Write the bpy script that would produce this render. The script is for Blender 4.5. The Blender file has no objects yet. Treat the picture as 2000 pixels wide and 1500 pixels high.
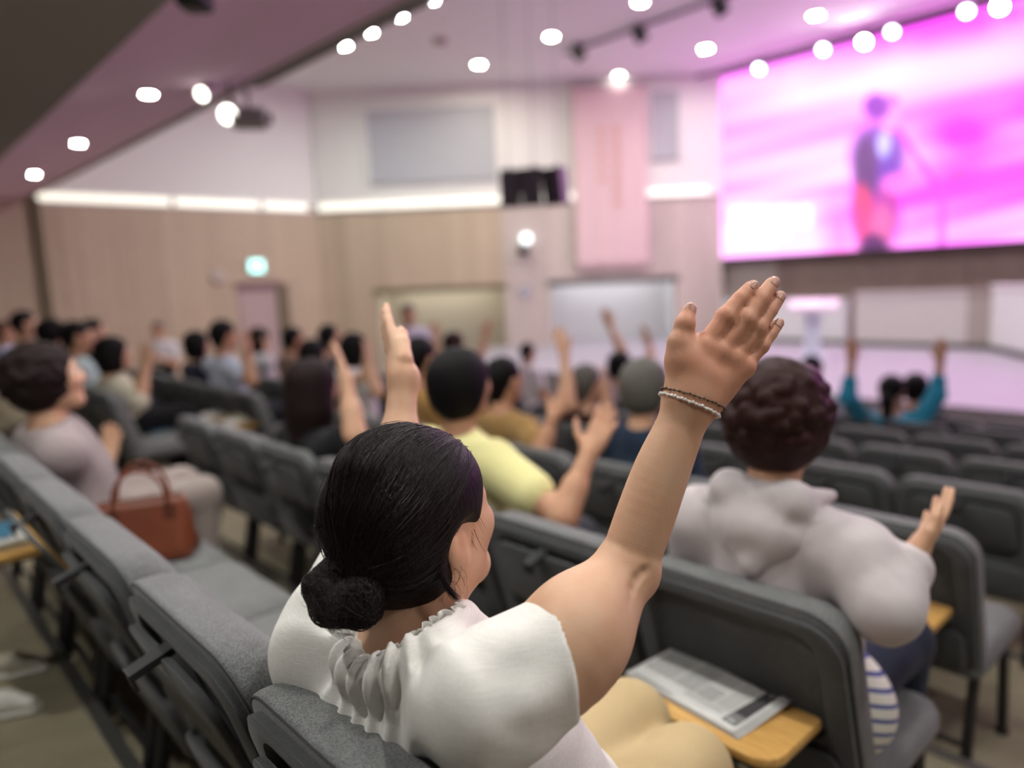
import bpy, bmesh, math, random, time
import numpy as np
import openvdb as vdb
from mathutils import Vector, Matrix
random.seed(7); RNG = np.random.default_rng(7)
T0 = time.time()
SC = bpy.context.scene
COL = SC.collection
PI = math.pi

# ---------------------------------------------------------------- camera
# x = towards the stage, y = along the rows (to the congregation's own left), z = up.
# z = 0 is the floor under the row of the woman in white; the phone is held 1.38 m above it.
CAM_H = 1.38
F_PX, YAW, PITCH, ROLL = 1421.1, 0.8314, 0.138, -0.043
_cy, _sy, _cp, _sp = math.cos(YAW), math.sin(YAW), math.cos(PITCH), math.sin(PITCH)
FWD = np.array([_cy*_cp, _sy*_cp, -_sp])
_r0 = np.array([_sy, -_cy, 0.0]); _u0 = np.cross(_r0, FWD)
_c, _s = math.cos(ROLL), math.sin(ROLL)
RIGHT = _c*_r0 + _s*_u0
UP = -_s*_r0 + _c*_u0
cam_data = bpy.data.cameras.new('camera')
cam = bpy.data.objects.new('camera', cam_data); COL.objects.link(cam)
cam.matrix_world = Matrix(((RIGHT[0], UP[0], -FWD[0], 0), (RIGHT[1], UP[1], -FWD[1], 0), (RIGHT[2], UP[2], -FWD[2], CAM_H), (0, 0, 0, 1)))
cam_data.sensor_width = 36.0
cam_data.lens = 36.0*F_PX/2000.0
cam_data.clip_start = 0.05; cam_data.clip_end = 100
cam_data.dof.use_dof = True
cam_data.dof.focus_distance = 0.91
cam_data.dof.aperture_fstop = 1.4
SC.camera = cam

# ---------------------------------------------------------------- world, exposure
world = bpy.data.worlds.new('world'); SC.world = world; world.use_nodes = True
bg = world.node_tree.nodes['Background']
bg.inputs[0].default_value = (0.95, 0.90, 0.86, 1); bg.inputs[1].default_value = 0.06
SC.view_settings.view_transform = 'Standard'; SC.view_settings.look = 'None'
SC.view_settings.exposure = 0.80; SC.view_settings.gamma = 1.0
SC.view_settings.use_curve_mapping = False
LAMP = 330.0          # radiance of a ceiling downlight
SCREEN_GAIN = 0.92   # radiance of the wall screen

# ---------------------------------------------------------------- general helpers
def P(x, y, d):
    """point seen at photograph pixel (x, y), d metres along the viewing axis"""
    q = (FWD + RIGHT*(x-1000)/F_PX + UP*(750-y)/F_PX)*d
    return np.array([q[0], q[1], q[2]+CAM_H])
def PU(x, y, u):
    q = FWD + RIGHT*(x-1000)/F_PX + UP*(750-y)/F_PX
    q = q*u/q[0]
    return np.array([q[0], q[1], q[2]+CAM_H])
def A(*v): return np.array(v, float)
def unit(v): v = np.asarray(v, float); return v/max(np.linalg.norm(v), 1e-9)

def tag(o, label=None, cat=None, group=None, kind=None):
    if label: o['label'] = label
    if cat: o['category'] = cat
    if group: o['group'] = group
    if kind: o['kind'] = kind
    return o
def empty(name, loc=(0, 0, 0), rz=0.0):
    o = bpy.data.objects.new(name, None); COL.objects.link(o)
    o.location = loc; o.rotation_euler = (0, 0, rz); o.empty_display_size = 0.05
    return o
def obj(name, me, mat=None, parent=None, smooth=True):
    if mat is not None:
        me.materials.clear(); me.materials.append(mat)
    if smooth:
        me.polygons.foreach_set('use_smooth', [True]*len(me.polygons))
    o = bpy.data.objects.new(name, me); COL.objects.link(o)
    if parent is not None: o.parent = parent
    return o
def mesh(verts, faces, name='mesh'):
    me = bpy.data.meshes.new(name)
    me.from_pydata([tuple(map(float, v)) for v in verts], [], [tuple(map(int, f)) for f in faces])
    me.validate(); me.update()
    return me
class MB:
    """collects boxes, tubes and sheets into one mesh"""
    def __init__(self): self.v = []; self.f = []
    def add(self, v, f):
        n = len(self.v); self.v += [tuple(map(float, q)) for q in v]; self.f += [tuple(i+n for i in q) for q in f]; return self
    def box(self, x0, x1, y0, y1, z0, z1, M=None):
        v = [(x, y, z) for x in (x0, x1) for y in (y0, y1) for z in (z0, z1)]
        if M is not None: v = [M(q) for q in v]
        f = [(0, 1, 3, 2), (4, 6, 7, 5), (0, 4, 5, 1), (2, 3, 7, 6), (0, 2, 6, 4), (1, 5, 7, 3)]
        return self.add(v, f)
    def tube(self, pts, r, n=8, cap=True, flat=1.0):
        pts = [np.asarray(p, float) for p in pts]
        rs = r if hasattr(r, '__len__') else [r]*len(pts)
        rings = []; ref = None
        for i, p in enumerate(pts):
            t = unit(pts[min(i+1, len(pts)-1)]-pts[max(i-1, 0)])
            if ref is None: ref = unit(np.cross(t, A(0, 0, 1) if abs(t[2]) < 0.9 else A(1, 0, 0)))
            a = unit(ref - t*np.dot(ref, t)); b = np.cross(t, a); ref = a
            rings.append([p + rs[i]*(math.cos(2*PI*k/n)*a + flat*math.sin(2*PI*k/n)*b) for k in range(n)])
        v = [q for ring in rings for q in ring]; f = []
        for i in range(len(pts)-1):
            for k in range(n):
                k2 = (k+1) % n; f.append((i*n+k, i*n+k2, (i+1)*n+k2, (i+1)*n+k))
        if cap:
            f.append(tuple(range(n-1, -1, -1))); f.append(tuple((len(pts)-1)*n+k for k in range(n)))
        return self.add(v, f)
    def lathe(self, prof, c=(0, 0, 0), n=20, axis=(0, 0, 1)):
        ax = unit(axis); a = unit(np.cross(ax, A(0, 1, 0) if abs(ax[1]) < 0.9 else A(1, 0, 0))); b = np.cross(ax, a)
        c = np.asarray(c, float); v = []; f = []
        for r, h in prof:
            for k in range(n): v.append(c + ax*h + r*(math.cos(2*PI*k/n)*a + math.sin(2*PI*k/n)*b))
        for i in range(len(prof)-1):
            for k in range(n):
                k2 = (k+1) % n; f.append((i*n+k, i*n+k2, (i+1)*n+k2, (i+1)*n+k))
        f.append(tuple(range(n-1, -1, -1))); f.append(tuple((len(prof)-1)*n+k for k in range(n)))
        return self.add(v, f)
    def slab(self, w, h, r, layers, M, nseg=5, r2=None):
        """rounded rectangle w x h (local a, b) lofted through layers (t, inset); M maps (t, a, b) to space; r top corners, r2 bottom corners"""
        if r2 is None: r2 = r
        def outline(ins):
            pts = []
            for (sx, sy, a0, rr) in ((1, 1, 0, r), (-1, 1, PI/2, r), (-1, -1, PI, r2), (1, -1, 1.5*PI, r2)):
                q = max(rr-ins, 0.002)
                cx, cy = sx*(w/2-ins-q), sy*(h/2-ins-q)
                for k in range(nseg+1):
                    t = a0 + PI/2*k/nseg
                    pts.append((cx+q*math.cos(t), cy+q*math.sin(t)))
            return pts
        n = 4*(nseg+1); v = []; f = []
        for t, ins in layers: v += [M((t, a, b)) for a, b in outline(ins)]
        for i in range(len(layers)-1):
            for k in range(n):
                k2 = (k+1) % n; f.append((i*n+k, (i+1)*n+k, (i+1)*n+k2, i*n+k2))
        L = len(layers)-1
        f.append(tuple(range(n))); f.append(tuple(L*n+k for k in range(n-1, -1, -1)))
        return self.add(v, f)
    def me(self, name='mesh'): return mesh(self.v, self.f, name)
def fix_normals(me):
    bm = bmesh.new(); bm.from_mesh(me); bmesh.ops.recalc_face_normals(bm, faces=bm.faces); bm.to_mesh(me); bm.free(); return me
def build(mb, name, mat, parent=None, smooth=False, auto=None):
    me = fix_normals(mb.me(name))
    o = obj(name, me, mat, parent, smooth)
    if auto is not None:
        me.polygons.foreach_set('use_smooth', [True]*len(me.polygons))
        try: me.set_sharp_from_angle(angle=math.radians(auto))
        except Exception: pass
    return o
def copy_tree(o, parent=None):
    c = o.copy(); COL.objects.link(c)
    if parent is not None: c.parent = parent
    for ch in o.children: copy_tree(ch, c)
    return c

# ---------------------------------------------------------------- materials
class Nodes:
    def __init__(self, name):
        self.m = bpy.data.materials.new(name); self.m.use_nodes = True
        self.t = self.m.node_tree; self.b = self.t.nodes['Principled BSDF']
    def n(self, typ, **kw):
        q = self.t.nodes.new(typ)
        for k, v in kw.items():
            if k.startswith('i_'): q.inputs[int(k[2:]) if k[2:].isdigit() else k[2:].replace('_', ' ')].default_value = v
            else: setattr(q, k, v)
        return q
    def l(self, a, b): self.t.links.new(a, b)
def principled(name, col, rough=0.6, metal=0.0, spec=0.5, noise=None, bump=None, sheen=0.0, rand=0.0, sss=0.0, alpha=1.0, trans=0.0):
    """noise=(scale, amount[, stretch]) varies the colour; bump=(scale, strength, kind[, distance])"""
    N = Nodes(name); b = N.b
    b.inputs['Base Color'].default_value = (*col, 1); b.inputs['Roughness'].default_value = rough
    b.inputs['Metallic'].default_value = metal; b.inputs['Specular IOR Level'].default_value = spec
    if sheen: b.inputs['Sheen Weight'].default_value = sheen; b.inputs['Sheen Roughness'].default_value = 0.5
    if sss:
        b.inputs['Subsurface Weight'].default_value = sss; b.inputs['Subsurface Radius'].default_value = (0.012, 0.005, 0.003); b.inputs['Subsurface Scale'].default_value = 1.0
    if alpha < 1: b.inputs['Alpha'].default_value = alpha
    if trans: b.inputs['Transmission Weight'].default_value = trans
    co = N.n('ShaderNodeTexCoord')
    src = None
    if noise:
        mp = N.n('ShaderNodeMapping'); N.l(co.outputs['Object'], mp.inputs[0])
        if len(noise) > 2: mp.inputs['Scale'].default_value = noise[2]
        t = N.n('ShaderNodeTexNoise', i_Scale=noise[0], i_Detail=4.0); N.l(mp.outputs[0], t.inputs['Vector'])
        mr = N.n('ShaderNodeMapRange'); mr.inputs[1].default_value = 0.25; mr.inputs[2].default_value = 0.75
        mr.inputs[3].default_value = 1-noise[1]; mr.inputs[4].default_value = 1+noise[1]
        N.l(t.outputs[0], mr.inputs[0]); src = mr.outputs[0]
    if rand:
        oi = N.n('ShaderNodeObjectInfo'); mr = N.n('ShaderNodeMapRange')
        mr.inputs[3].default_value = 1-rand; mr.inputs[4].default_value = 1+rand
        N.l(oi.outputs['Random'], mr.inputs[0])
        if src is None: src = mr.outputs[0]
        else:
            mm = N.n('ShaderNodeMath', operation='MULTIPLY'); N.l(src, mm.inputs[0]); N.l(mr.outputs[0], mm.inputs[1]); src = mm.outputs[0]
    if src is not None:
        mx = N.n('ShaderNodeVectorMath', operation='SCALE'); mx.inputs[0].default_value = col
        N.l(src, mx.inputs['Scale']); N.l(mx.outputs[0], b.inputs['Base Color'])
    if bump:
        kind = bump[2]
        if kind == 'noise': t = N.n('ShaderNodeTexNoise', i_Scale=bump[0], i_Detail=5.0); out = t.outputs[0]; N.l(co.outputs['Object'], t.inputs['Vector'])
        elif kind == 'voronoi': t = N.n('ShaderNodeTexVoronoi', i_Scale=bump[0]); out = t.outputs['Distance']; N.l(co.outputs['Object'], t.inputs['Vector'])
        bp = N.n('ShaderNodeBump', i_Strength=bump[1]); bp.inputs['Distance'].default_value = bump[3] if len(bump) > 3 else 0.002
        N.l(out, bp.inputs['Height']); N.l(bp.outputs[0], b.inputs['Normal'])
    return N.m
def tweed(name, col, amt=0.5, scale=620.0, bump=0.35):
    """woven upholstery: thread-sized speckle with fine relief"""
    N = Nodes(name); b = N.b
    b.inputs['Roughness'].default_value = 0.85; b.inputs['Specular IOR Level'].default_value = 0.2
    b.inputs['Sheen Weight'].default_value = 0.15
    co = N.n('ShaderNodeTexCoord'); vo = N.n('ShaderNodeTexVoronoi', i_Scale=scale); vo.inputs['Randomness'].default_value = 0.6
    N.l(co.outputs['Object'], vo.inputs['Vector'])
    sx = N.n('ShaderNodeSeparateColor'); N.l(vo.outputs['Color'], sx.inputs[0])
    no = N.n('ShaderNodeTexNoise', i_Scale=14.0, i_Detail=3.0); N.l(co.outputs['Object'], no.inputs['Vector'])
    a = N.n('ShaderNodeMapRange'); a.inputs[3].default_value = 1-amt; a.inputs[4].default_value = 1+amt; N.l(sx.outputs[0], a.inputs[0])
    c = N.n('ShaderNodeMapRange'); c.inputs[1].default_value = 0.3; c.inputs[2].default_value = 0.7; c.inputs[3].default_value = 0.93; c.inputs[4].default_value = 1.07; N.l(no.outputs[0], c.inputs[0])
    m = N.n('ShaderNodeMath', operation='MULTIPLY'); N.l(a.outputs[0], m.inputs[0]); N.l(c.outputs[0], m.inputs[1])
    s = N.n('ShaderNodeVectorMath', operation='SCALE'); s.inputs[0].default_value = col; N.l(m.outputs[0], s.inputs['Scale']); N.l(s.outputs[0], b.inputs['Base Color'])
    bp = N.n('ShaderNodeBump', i_Strength=bump); bp.inputs['Distance'].default_value = 0.0008; N.l(vo.outputs['Distance'], bp.inputs['Height']); N.l(bp.outputs[0], b.inputs['Normal'])
    return N.m
def linen(name, col, scale=900.0, amt=0.10, thread=0.35):
    """plain-weave cloth with slubs"""
    N = Nodes(name); b = N.b
    b.inputs['Roughness'].default_value = 0.95; b.inputs['Specular IOR Level'].default_value = 0.06; b.inputs['Sheen Weight'].default_value = 0.08
    co = N.n('ShaderNodeTexCoord')
    hs = []
    for st in ((1.0, 1.0, 0.06), (0.06, 0.06, 1.0)):
        mp = N.n('ShaderNodeMapping'); mp.inputs['Scale'].default_value = st; mp.inputs['Rotation'].default_value = (0.1, 0.15, 0.3); N.l(co.outputs['Object'], mp.inputs[0])
        t = N.n('ShaderNodeTexNoise', i_Scale=scale, i_Detail=1.0); N.l(mp.outputs[0], t.inputs['Vector']); hs.append(t.outputs[0])
    mx = N.n('ShaderNodeMath', operation='MAXIMUM'); N.l(hs[0], mx.inputs[0]); N.l(hs[1], mx.inputs[1])
    r = N.n('ShaderNodeMapRange'); r.inputs[1].default_value = 0.3; r.inputs[2].default_value = 0.75; r.inputs[3].default_value = 1-amt; r.inputs[4].default_value = 1+amt*0.6; N.l(mx.outputs[0], r.inputs[0])
    s = N.n('ShaderNodeVectorMath', operation='SCALE'); s.inputs[0].default_value = col; N.l(r.outputs[0], s.inputs['Scale']); N.l(s.outputs[0], b.inputs['Base Color'])
    bp = N.n('ShaderNodeBump', i_Strength=thread); bp.inputs['Distance'].default_value = 0.0006; N.l(mx.outputs[0], bp.inputs['Height']); N.l(bp.outputs[0], b.inputs['Normal'])
    return N.m
def wood(name, c1, c2, scale=(1, 14, 1), rough=0.4):
    N = Nodes(name); b = N.b; b.inputs['Roughness'].default_value = rough
    co = N.n('ShaderNodeTexCoord'); mp = N.n('ShaderNodeMapping'); mp.inputs['Scale'].default_value = scale; N.l(co.outputs['Object'], mp.inputs[0])
    t = N.n('ShaderNodeTexNoise', i_Scale=9.0, i_Detail=6.0, i_Distortion=0.6); N.l(mp.outputs[0], t.inputs['Vector'])
    cr = N.n('ShaderNodeValToRGB'); cr.color_ramp.elements[0].color = (*c1, 1); cr.color_ramp.elements[1].color = (*c2, 1)
    cr.color_ramp.elements[0].position = 0.35; cr.color_ramp.elements[1].position = 0.68
    N.l(t.outputs[0], cr.inputs[0])
    oi = N.n('ShaderNodeObjectInfo'); mr = N.n('ShaderNodeMapRange'); mr.inputs[3].default_value = 0.92; mr.inputs[4].default_value = 1.06; N.l(oi.outputs['Random'], mr.inputs[0])
    sc = N.n('ShaderNodeVectorMath', operation='SCALE'); N.l(cr.outputs[0], sc.inputs[0]); N.l(mr.outputs[0], sc.inputs['Scale']); N.l(sc.outputs[0], b.inputs['Base Color'])
    return N.m
def emit(name, col, strength):
    N = Nodes(name); b = N.b
    b.inputs['Base Color'].default_value = (0.8, 0.8, 0.8, 1); b.inputs['Emission Color'].default_value = (*col, 1); b.inputs['Emission Strength'].default_value = strength
    return N.m

GREY = (0.150, 0.154, 0.151)
M = {}
M['seat_fabric'] = tweed('seat_fabric', GREY, 0.42)
M['back_fabric'] = tweed('back_fabric', (0.134, 0.138, 0.136), 0.42)
M['panel'] = tweed('back_fabric_shaded', (0.070, 0.073, 0.075), 0.25, 700)  # same grey fabric, shade on the chair backs put into its colour
M['pocket'] = tweed('recess_fabric_shaded', (0.05, 0.052, 0.053), 0.2, 700)  # unused; same fabric darker still, bay shade put into its colour
M['piping'] = principled('piping', (0.035, 0.037, 0.04), 0.7)
M['black_metal'] = principled('black_metal', (0.012, 0.012, 0.013), 0.42)
M['black_strap'] = principled('black_strap', (0.012, 0.012, 0.014), 0.7, bump=(900, 0.3, 'voronoi', 0.0006))
M['tray_wood'] = wood('oak_tray', (0.50, 0.27, 0.075), (0.66, 0.40, 0.13), (18, 1.2, 6), 0.35)
M['tray_edge'] = wood('oak_tray_edge', (0.40, 0.17, 0.05), (0.52, 0.24, 0.07), (4, 1, 60), 0.45)
M['carpet'] = principled('carpet', (0.275, 0.24, 0.165), 0.95, spec=0.1, noise=(6.0, 0.16), bump=(420, 0.6, 'noise', 0.004), rand=0.09)
M['floor_base'] = principled('floor_base', (0.10, 0.09, 0.065), 0.9)
M['nosing'] = principled('nosing_metal', (0.30, 0.30, 0.28), 0.28, metal=0.85)
M['ceiling'] = principled('ceiling_paint', (0.80, 0.78, 0.78), 0.9, spec=0.1)
M['soffit'] = principled('soffit_screen_tint', (0.90, 0.66, 0.84), 0.85, spec=0.15)  # pink light of the screen is tinted into the soffit colour
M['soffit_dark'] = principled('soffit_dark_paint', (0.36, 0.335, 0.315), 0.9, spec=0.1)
M['wall_paint'] = principled('wall_paint', (0.81, 0.79, 0.745), 0.9, spec=0.1)
M['wall_wood'] = wood('wall_plank_wood', (0.51, 0.40, 0.285), (0.58, 0.46, 0.335), (3, 3, 0.25), 0.7)
M['wall_gap'] = principled('wall_gap', (0.25, 0.19, 0.14), 0.9)
M['dark_trim'] = principled('dark_trim', (0.10, 0.09, 0.085), 0.7)
M['olive_trim'] = principled('olive_trim', (0.17, 0.135, 0.075), 0.7)
M['black'] = principled('black_paint', (0.012, 0.012, 0.014), 0.5)
M['white_plastic'] = principled('white_plastic', (0.75, 0.75, 0.74), 0.4)
M['grey_metal'] = principled('grey_metal', (0.35, 0.34, 0.34), 0.5, metal=0.2)
M['steel'] = principled('steel', (0.5, 0.5, 0.5), 0.35, metal=0.9)
M['lamp_white'] = emit('lamp_white', (1.0, 0.985, 0.94), LAMP)
M['lamp_cool'] = emit('lamp_cool', (0.80, 1.0, 1.0), LAMP)
M['lamp_cream'] = emit('lamp_cream', (1.0, 0.97, 0.80), LAMP*0.8)
M['lamp_soft'] = emit('lamp_soft', (1.0, 0.985, 0.94), 26.0)
M['lamp_glare'] = emit('lamp_glare', (1.0, 0.97, 0.85), 5.0)
M['lamp_dim'] = emit('lamp_dim', (0.80, 0.93, 1.0), 9.0)
M['strip'] = emit('strip_diffuser', (1.0, 0.97, 0.76), 0.60)

# ---------------------------------------------------------------- implicit surfaces (bodies, hair, clothes)
def smin(a, b, k):
    if k <= 0: return np.minimum(a, b)
    h = np.maximum(k-np.abs(a-b), 0)/k
    return np.minimum(a, b)-h*h*k*0.25
def cone(a, b, ra, rb=None, k=0.02, op='u'):
    a = np.asarray(a, float); b = np.asarray(b, float); rb = ra if rb is None else rb
    R = max(ra, rb)
    return dict(t='c', a=a, b=b, ra=ra, rb=rb, k=k, op=op, lo=np.minimum(a, b)-R, hi=np.maximum(a, b)+R)
def ell(c, r, R=None, k=0.02, op='u'):
    c = np.asarray(c, float); r = np.asarray(r, float) if hasattr(r, '__len__') else A(r, r, r)
    R = np.eye(3) if R is None else np.asarray(R)
    e = np.sqrt(((R*r)**2).sum(1))
    return dict(t='e', c=c, r=r, R=R, k=k, op=op, lo=c-e, hi=c+e)
def cut(p, n, k=0.0):
    """removes what lies beyond the plane through p with outward normal n"""
    return dict(t='p', p=np.asarray(p, float), n=unit(n), k=k, op='cut')
def grow(prims, d):
    out = []
    for q in prims:
        q = dict(q)
        if q['t'] == 'c': q['ra'] += d; q['rb'] += d; q['lo'] = q['lo']-d; q['hi'] = q['hi']+d
        elif q['t'] == 'e': q['r'] = q['r']+d; q['lo'] = q['lo']-d; q['hi'] = q['hi']+d
        out.append(q)
    return out
def dist(q, X, Y, Z):
    if q['t'] == 'c':
        ba = q['b']-q['a']; L = max(float(ba@ba), 1e-12)
        px, py, pz = X-q['a'][0], Y-q['a'][1], Z-q['a'][2]
        t = np.clip((px*ba[0]+py*ba[1]+pz*ba[2])/L, 0, 1)
        return np.sqrt((px-t*ba[0])**2+(py-t*ba[1])**2+(pz-t*ba[2])**2)-(q['ra']+(q['rb']-q['ra'])*t)
    if q['t'] == 'e':
        R = q['R']; px, py, pz = X-q['c'][0], Y-q['c'][1], Z-q['c'][2]
        s0 = s1 = 0.0
        for i in range(3):
            w = (px*R[0, i]+py*R[1, i]+pz*R[2, i])/q['r'][i]
            s0 = s0+w*w; s1 = s1+(w/q['r'][i])**2
        k0 = np.sqrt(s0); k1 = np.sqrt(s1)+1e-9
        return k0*(k0-1)/k1
    return (X-q['p'][0])*q['n'][0]+(Y-q['p'][1])*q['n'][1]+(Z-q['p'][2])*q['n'][2]
def sdf_mesh(prims, h, name='body', warp=None, warp_amp=0.0, smooth=0):
    us = [q for q in prims if q['op'] == 'u']
    pad = 4*h+warp_amp
    lo = np.min([q['lo'] for q in us], axis=0)-pad-0.02; hi = np.max([q['hi'] for q in us], axis=0)+pad+0.02
    n = np.ceil((hi-lo)/h).astype(int)+1
    ax = [(lo[i]+h*np.arange(n[i])).astype(np.float32) for i in range(3)]
    D = np.full(tuple(n), 1.0, np.float32)
    def region(q, ex):
        a = np.maximum(np.floor((q['lo']-ex-lo)/h).astype(int), 0); b = np.minimum(np.ceil((q['hi']+ex-lo)/h).astype(int)+1, n)
        return a, b
    for q in prims:
        if q['op'] == 'cut':
            d = dist(q, ax[0][:, None, None], ax[1][None, :, None], ax[2][None, None, :])
            D = np.maximum(D, d.astype(np.float32)) if q['k'] <= 0 else -smin(-D, -d.astype(np.float32), q['k'])
            continue
        a, b = region(q, q['k']+pad)
        if (b <= a).any(): continue
        sl = tuple(slice(a[i], b[i]) for i in range(3))
        d = dist(q, ax[0][sl[0]][:, None, None], ax[1][sl[1]][None, :, None], ax[2][sl[2]][None, None, :]).astype(np.float32)
        if q['op'] == 'u': D[sl] = smin(D[sl], d, q['k'])
        else: D[sl] = -smin(-D[sl], d, q['k'])
    if warp is not None:
        idx = np.nonzero(np.abs(D) < warp_amp*1.6+3*h)
        pts = np.stack([ax[i][idx[i]] for i in range(3)], 1)
        D[idx] -= warp(pts).astype(np.float32)
    g = vdb.FloatGrid(1.0); g.copyFromArray(D)
    p, q4 = g.convertToQuads(0.0)
    p = p*h+lo
    me = bpy.data.meshes.new(name)
    me.vertices.add(len(p)); me.vertices.foreach_set('co', p.astype(np.float32).ravel())
    q4 = q4.astype(np.int32)[:, ::-1]
    me.loops.add(q4.size); me.loops.foreach_set('vertex_index', q4.ravel())
    me.polygons.add(len(q4)); me.polygons.foreach_set('loop_start', np.arange(len(q4), dtype=np.int32)*4); me.polygons.foreach_set('loop_total', np.full(len(q4), 4, np.int32))
    me.update(calc_edges=True); me.validate()
    return me
def wob(pts, dirs, freqs, phases):
    s = 0
    for d, f, ph in zip(dirs, freqs, phases): s = s+np.sin(pts@d*f+ph)
    return s/len(freqs)
def noise_fn(freq, n=7, seed=1, stretch=(1, 1, 1)):
    r = np.random.default_rng(seed); ds = r.normal(size=(n, 3)); ds /= np.linalg.norm(ds, axis=1)[:, None]
    ds = ds*np.asarray(stretch); fs = freq*r.uniform(0.6, 1.5, n); ph = r.uniform(0, 6.28, n)
    return lambda p: wob(p, ds, fs, ph)
def rot_z(a): c, s = math.cos(a), math.sin(a); return np.array([[c, -s, 0], [s, c, 0], [0, 0, 1.0]])
def rot_y(a): c, s = math.cos(a), math.sin(a); return np.array([[c, 0, s], [0, 1, 0], [-s, 0, c]])
def rot_x(a): c, s = math.cos(a), math.sin(a); return np.array([[1, 0, 0], [0, c, -s], [0, s, c]])
# ---------------------------------------------------------------- the room
RS = 1.2
def S(u, v, zr): return A(u*RS, v*RS, zr*RS+CAM_H)
ROW_U = {1: 0.328}; ROW_Z = {0: 0.13, 1: 0.0}
for i in range(2, 11):
    ROW_U[i] = 1.30+0.98*(i-2); ROW_Z[i] = -0.147-0.12*(i-2)
EDGE = {i: ROW_U[i]+0.115 for i in range(1, 10)}; EDGE[0] = -3.2
STAGE_Z = -1.5+CAM_H; STAGE_U = 8.62
WALL_V = 13.1*RS; FRONT_V = -5.0
Z_STRIP = S(0, 0, 1.6)[2]; Z_CEIL = S(0, 0, 3.75)[2]
def struct(mb, name, mat, label, auto=None):
    return tag(build(mb, name, mat, None, auto=auto), label, None, None, 'structure')

# stepped floor with carpet tiles
tile_me = None
_b = MB().slab(0.489, 0.489, 0.006, [(0.0, 0.0), (0.007, 0.0), (0.009, 0.004)], lambda q: (q[1], q[2], q[0]), 1)
tile_me = fix_normals(_b.me('carpet_tile')); tile_me.materials.append(M['carpet'])
for i in range(0, 9):
    z = ROW_Z[i]; u0 = EDGE[i]; u1 = EDGE[i+1] if i < 8 else STAGE_U+0.05
    fl = struct(MB().box(u0, u1, FRONT_V, WALL_V, z-0.5, z-0.009), 'floor', M["carpet"], 'stepped hall floor, tier carrying the seats of one row')
    if i < 4:
        n = 2 if i else 4
        for a in range(n):
            for b in range(-2, 13 if i < 3 else 8):
                t = bpy.data.objects.new('carpet_tile', tile_me); COL.objects.link(t); t.parent = fl
                t.location = (u1-0.245-0.489*a, 0.2+0.489*b, z-0.009)
    if i < 3:
        nz = MB().box(u1-0.035, u1+0.006, FRONT_V, 4.6, z-0.03, z+0.004).box(u1-0.002, u1+0.006, FRONT_V, 4.6, z-0.13, z-0.03)
        build(nz, 'step_nosing', M['nosing'] if i == 0 else M['dark_trim'], fl)
# stage
st = struct(MB().box(STAGE_U, 18.0, FRONT_V, 13.0, -1.4, STAGE_Z-0.03), 'floor', M['dark_trim'], 'raised stage body at the front of the hall')
M['stage_top'] = principled('stage_top', (0.33, 0.315, 0.355), 0.5)
build(MB().box(STAGE_U-0.02, 18.0, FRONT_V, 13.0, STAGE_Z-0.03, STAGE_Z), 'stage_top', M['stage_top'], st)
M['stage_front'] = principled('stage_front', (0.30, 0.27, 0.29), 0.7)
build(MB().box(STAGE_U-0.012, STAGE_U+0.01, FRONT_V, 13.0, -1.3, STAGE_Z-0.03), 'stage_front', M['stage_front'], st)

# ceiling and balcony soffit
struct(MB().box(2.9, 20, FRONT_V, 18, Z_CEIL, Z_CEIL+0.2), 'ceiling', M['ceiling'], 'white main ceiling of the hall')
zs = Z_STRIP
def edge_u(v): return (2.60-(v-3.0)*0.0265)*RS     # v before scaling
y0, y1 = FRONT_V, WALL_V
def sof(u0a, u0b, u1a, u1b, z0, z1):
    v = [(u0a, y0, z0), (u0b, y1, z0), (u1b, y1, z0), (u1a, y0, z0), (u0a, y0, z1), (u0b, y1, z1), (u1b, y1, z1), (u1a, y0, z1)]
    return MB().add(v, [(0, 1, 2, 3), (7, 6, 5, 4), (0, 4, 5, 1), (1, 5, 6, 2), (2, 6, 7, 3), (3, 7, 4, 0)])
ea, eb = edge_u(y0/RS), edge_u(y1/RS)
KS = 0.88; SOF_U, SOF_Z = 1.52*RS*KS, CAM_H+1.6*RS*KS     # the soffit slopes down towards the back rows
def soffit_k(u, zr):   # where the sight line through S(u, v, zr) meets the sloping soffit
    sl = (zs-SOF_Z)/(3.07-SOF_U); return (SOF_Z-CAM_H-sl*SOF_U)/(zr*RS-sl*u*RS)
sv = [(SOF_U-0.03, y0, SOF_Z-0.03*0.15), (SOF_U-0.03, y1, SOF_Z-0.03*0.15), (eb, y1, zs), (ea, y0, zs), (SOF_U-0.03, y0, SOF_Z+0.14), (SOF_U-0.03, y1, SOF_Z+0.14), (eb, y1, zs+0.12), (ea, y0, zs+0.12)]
so = struct(MB().add(sv, [(0, 1, 2, 3), (7, 6, 5, 4), (0, 4, 5, 1), (1, 5, 6, 2), (2, 6, 7, 3), (3, 7, 4, 0)]), 'ceiling', M['soffit'], 'balcony soffit, pink wash of the wall screen tinted into its paint')
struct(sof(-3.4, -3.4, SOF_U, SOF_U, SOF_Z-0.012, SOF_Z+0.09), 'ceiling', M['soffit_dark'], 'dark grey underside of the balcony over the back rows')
struct(sof(ea-0.04, eb-0.04, ea+0.02, eb+0.02, zs-0.025, zs+0.05), 'trim', M['grey_metal'], 'metal edge trim along the balcony soffit')
struct(sof(ea, eb, ea+0.06, eb+0.06, zs+0.04, Z_CEIL), 'wall_balcony', M['wall_paint'], 'balcony front above the soffit edge')
e1, e2 = edge_u(5.65), edge_u(-3)
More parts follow.
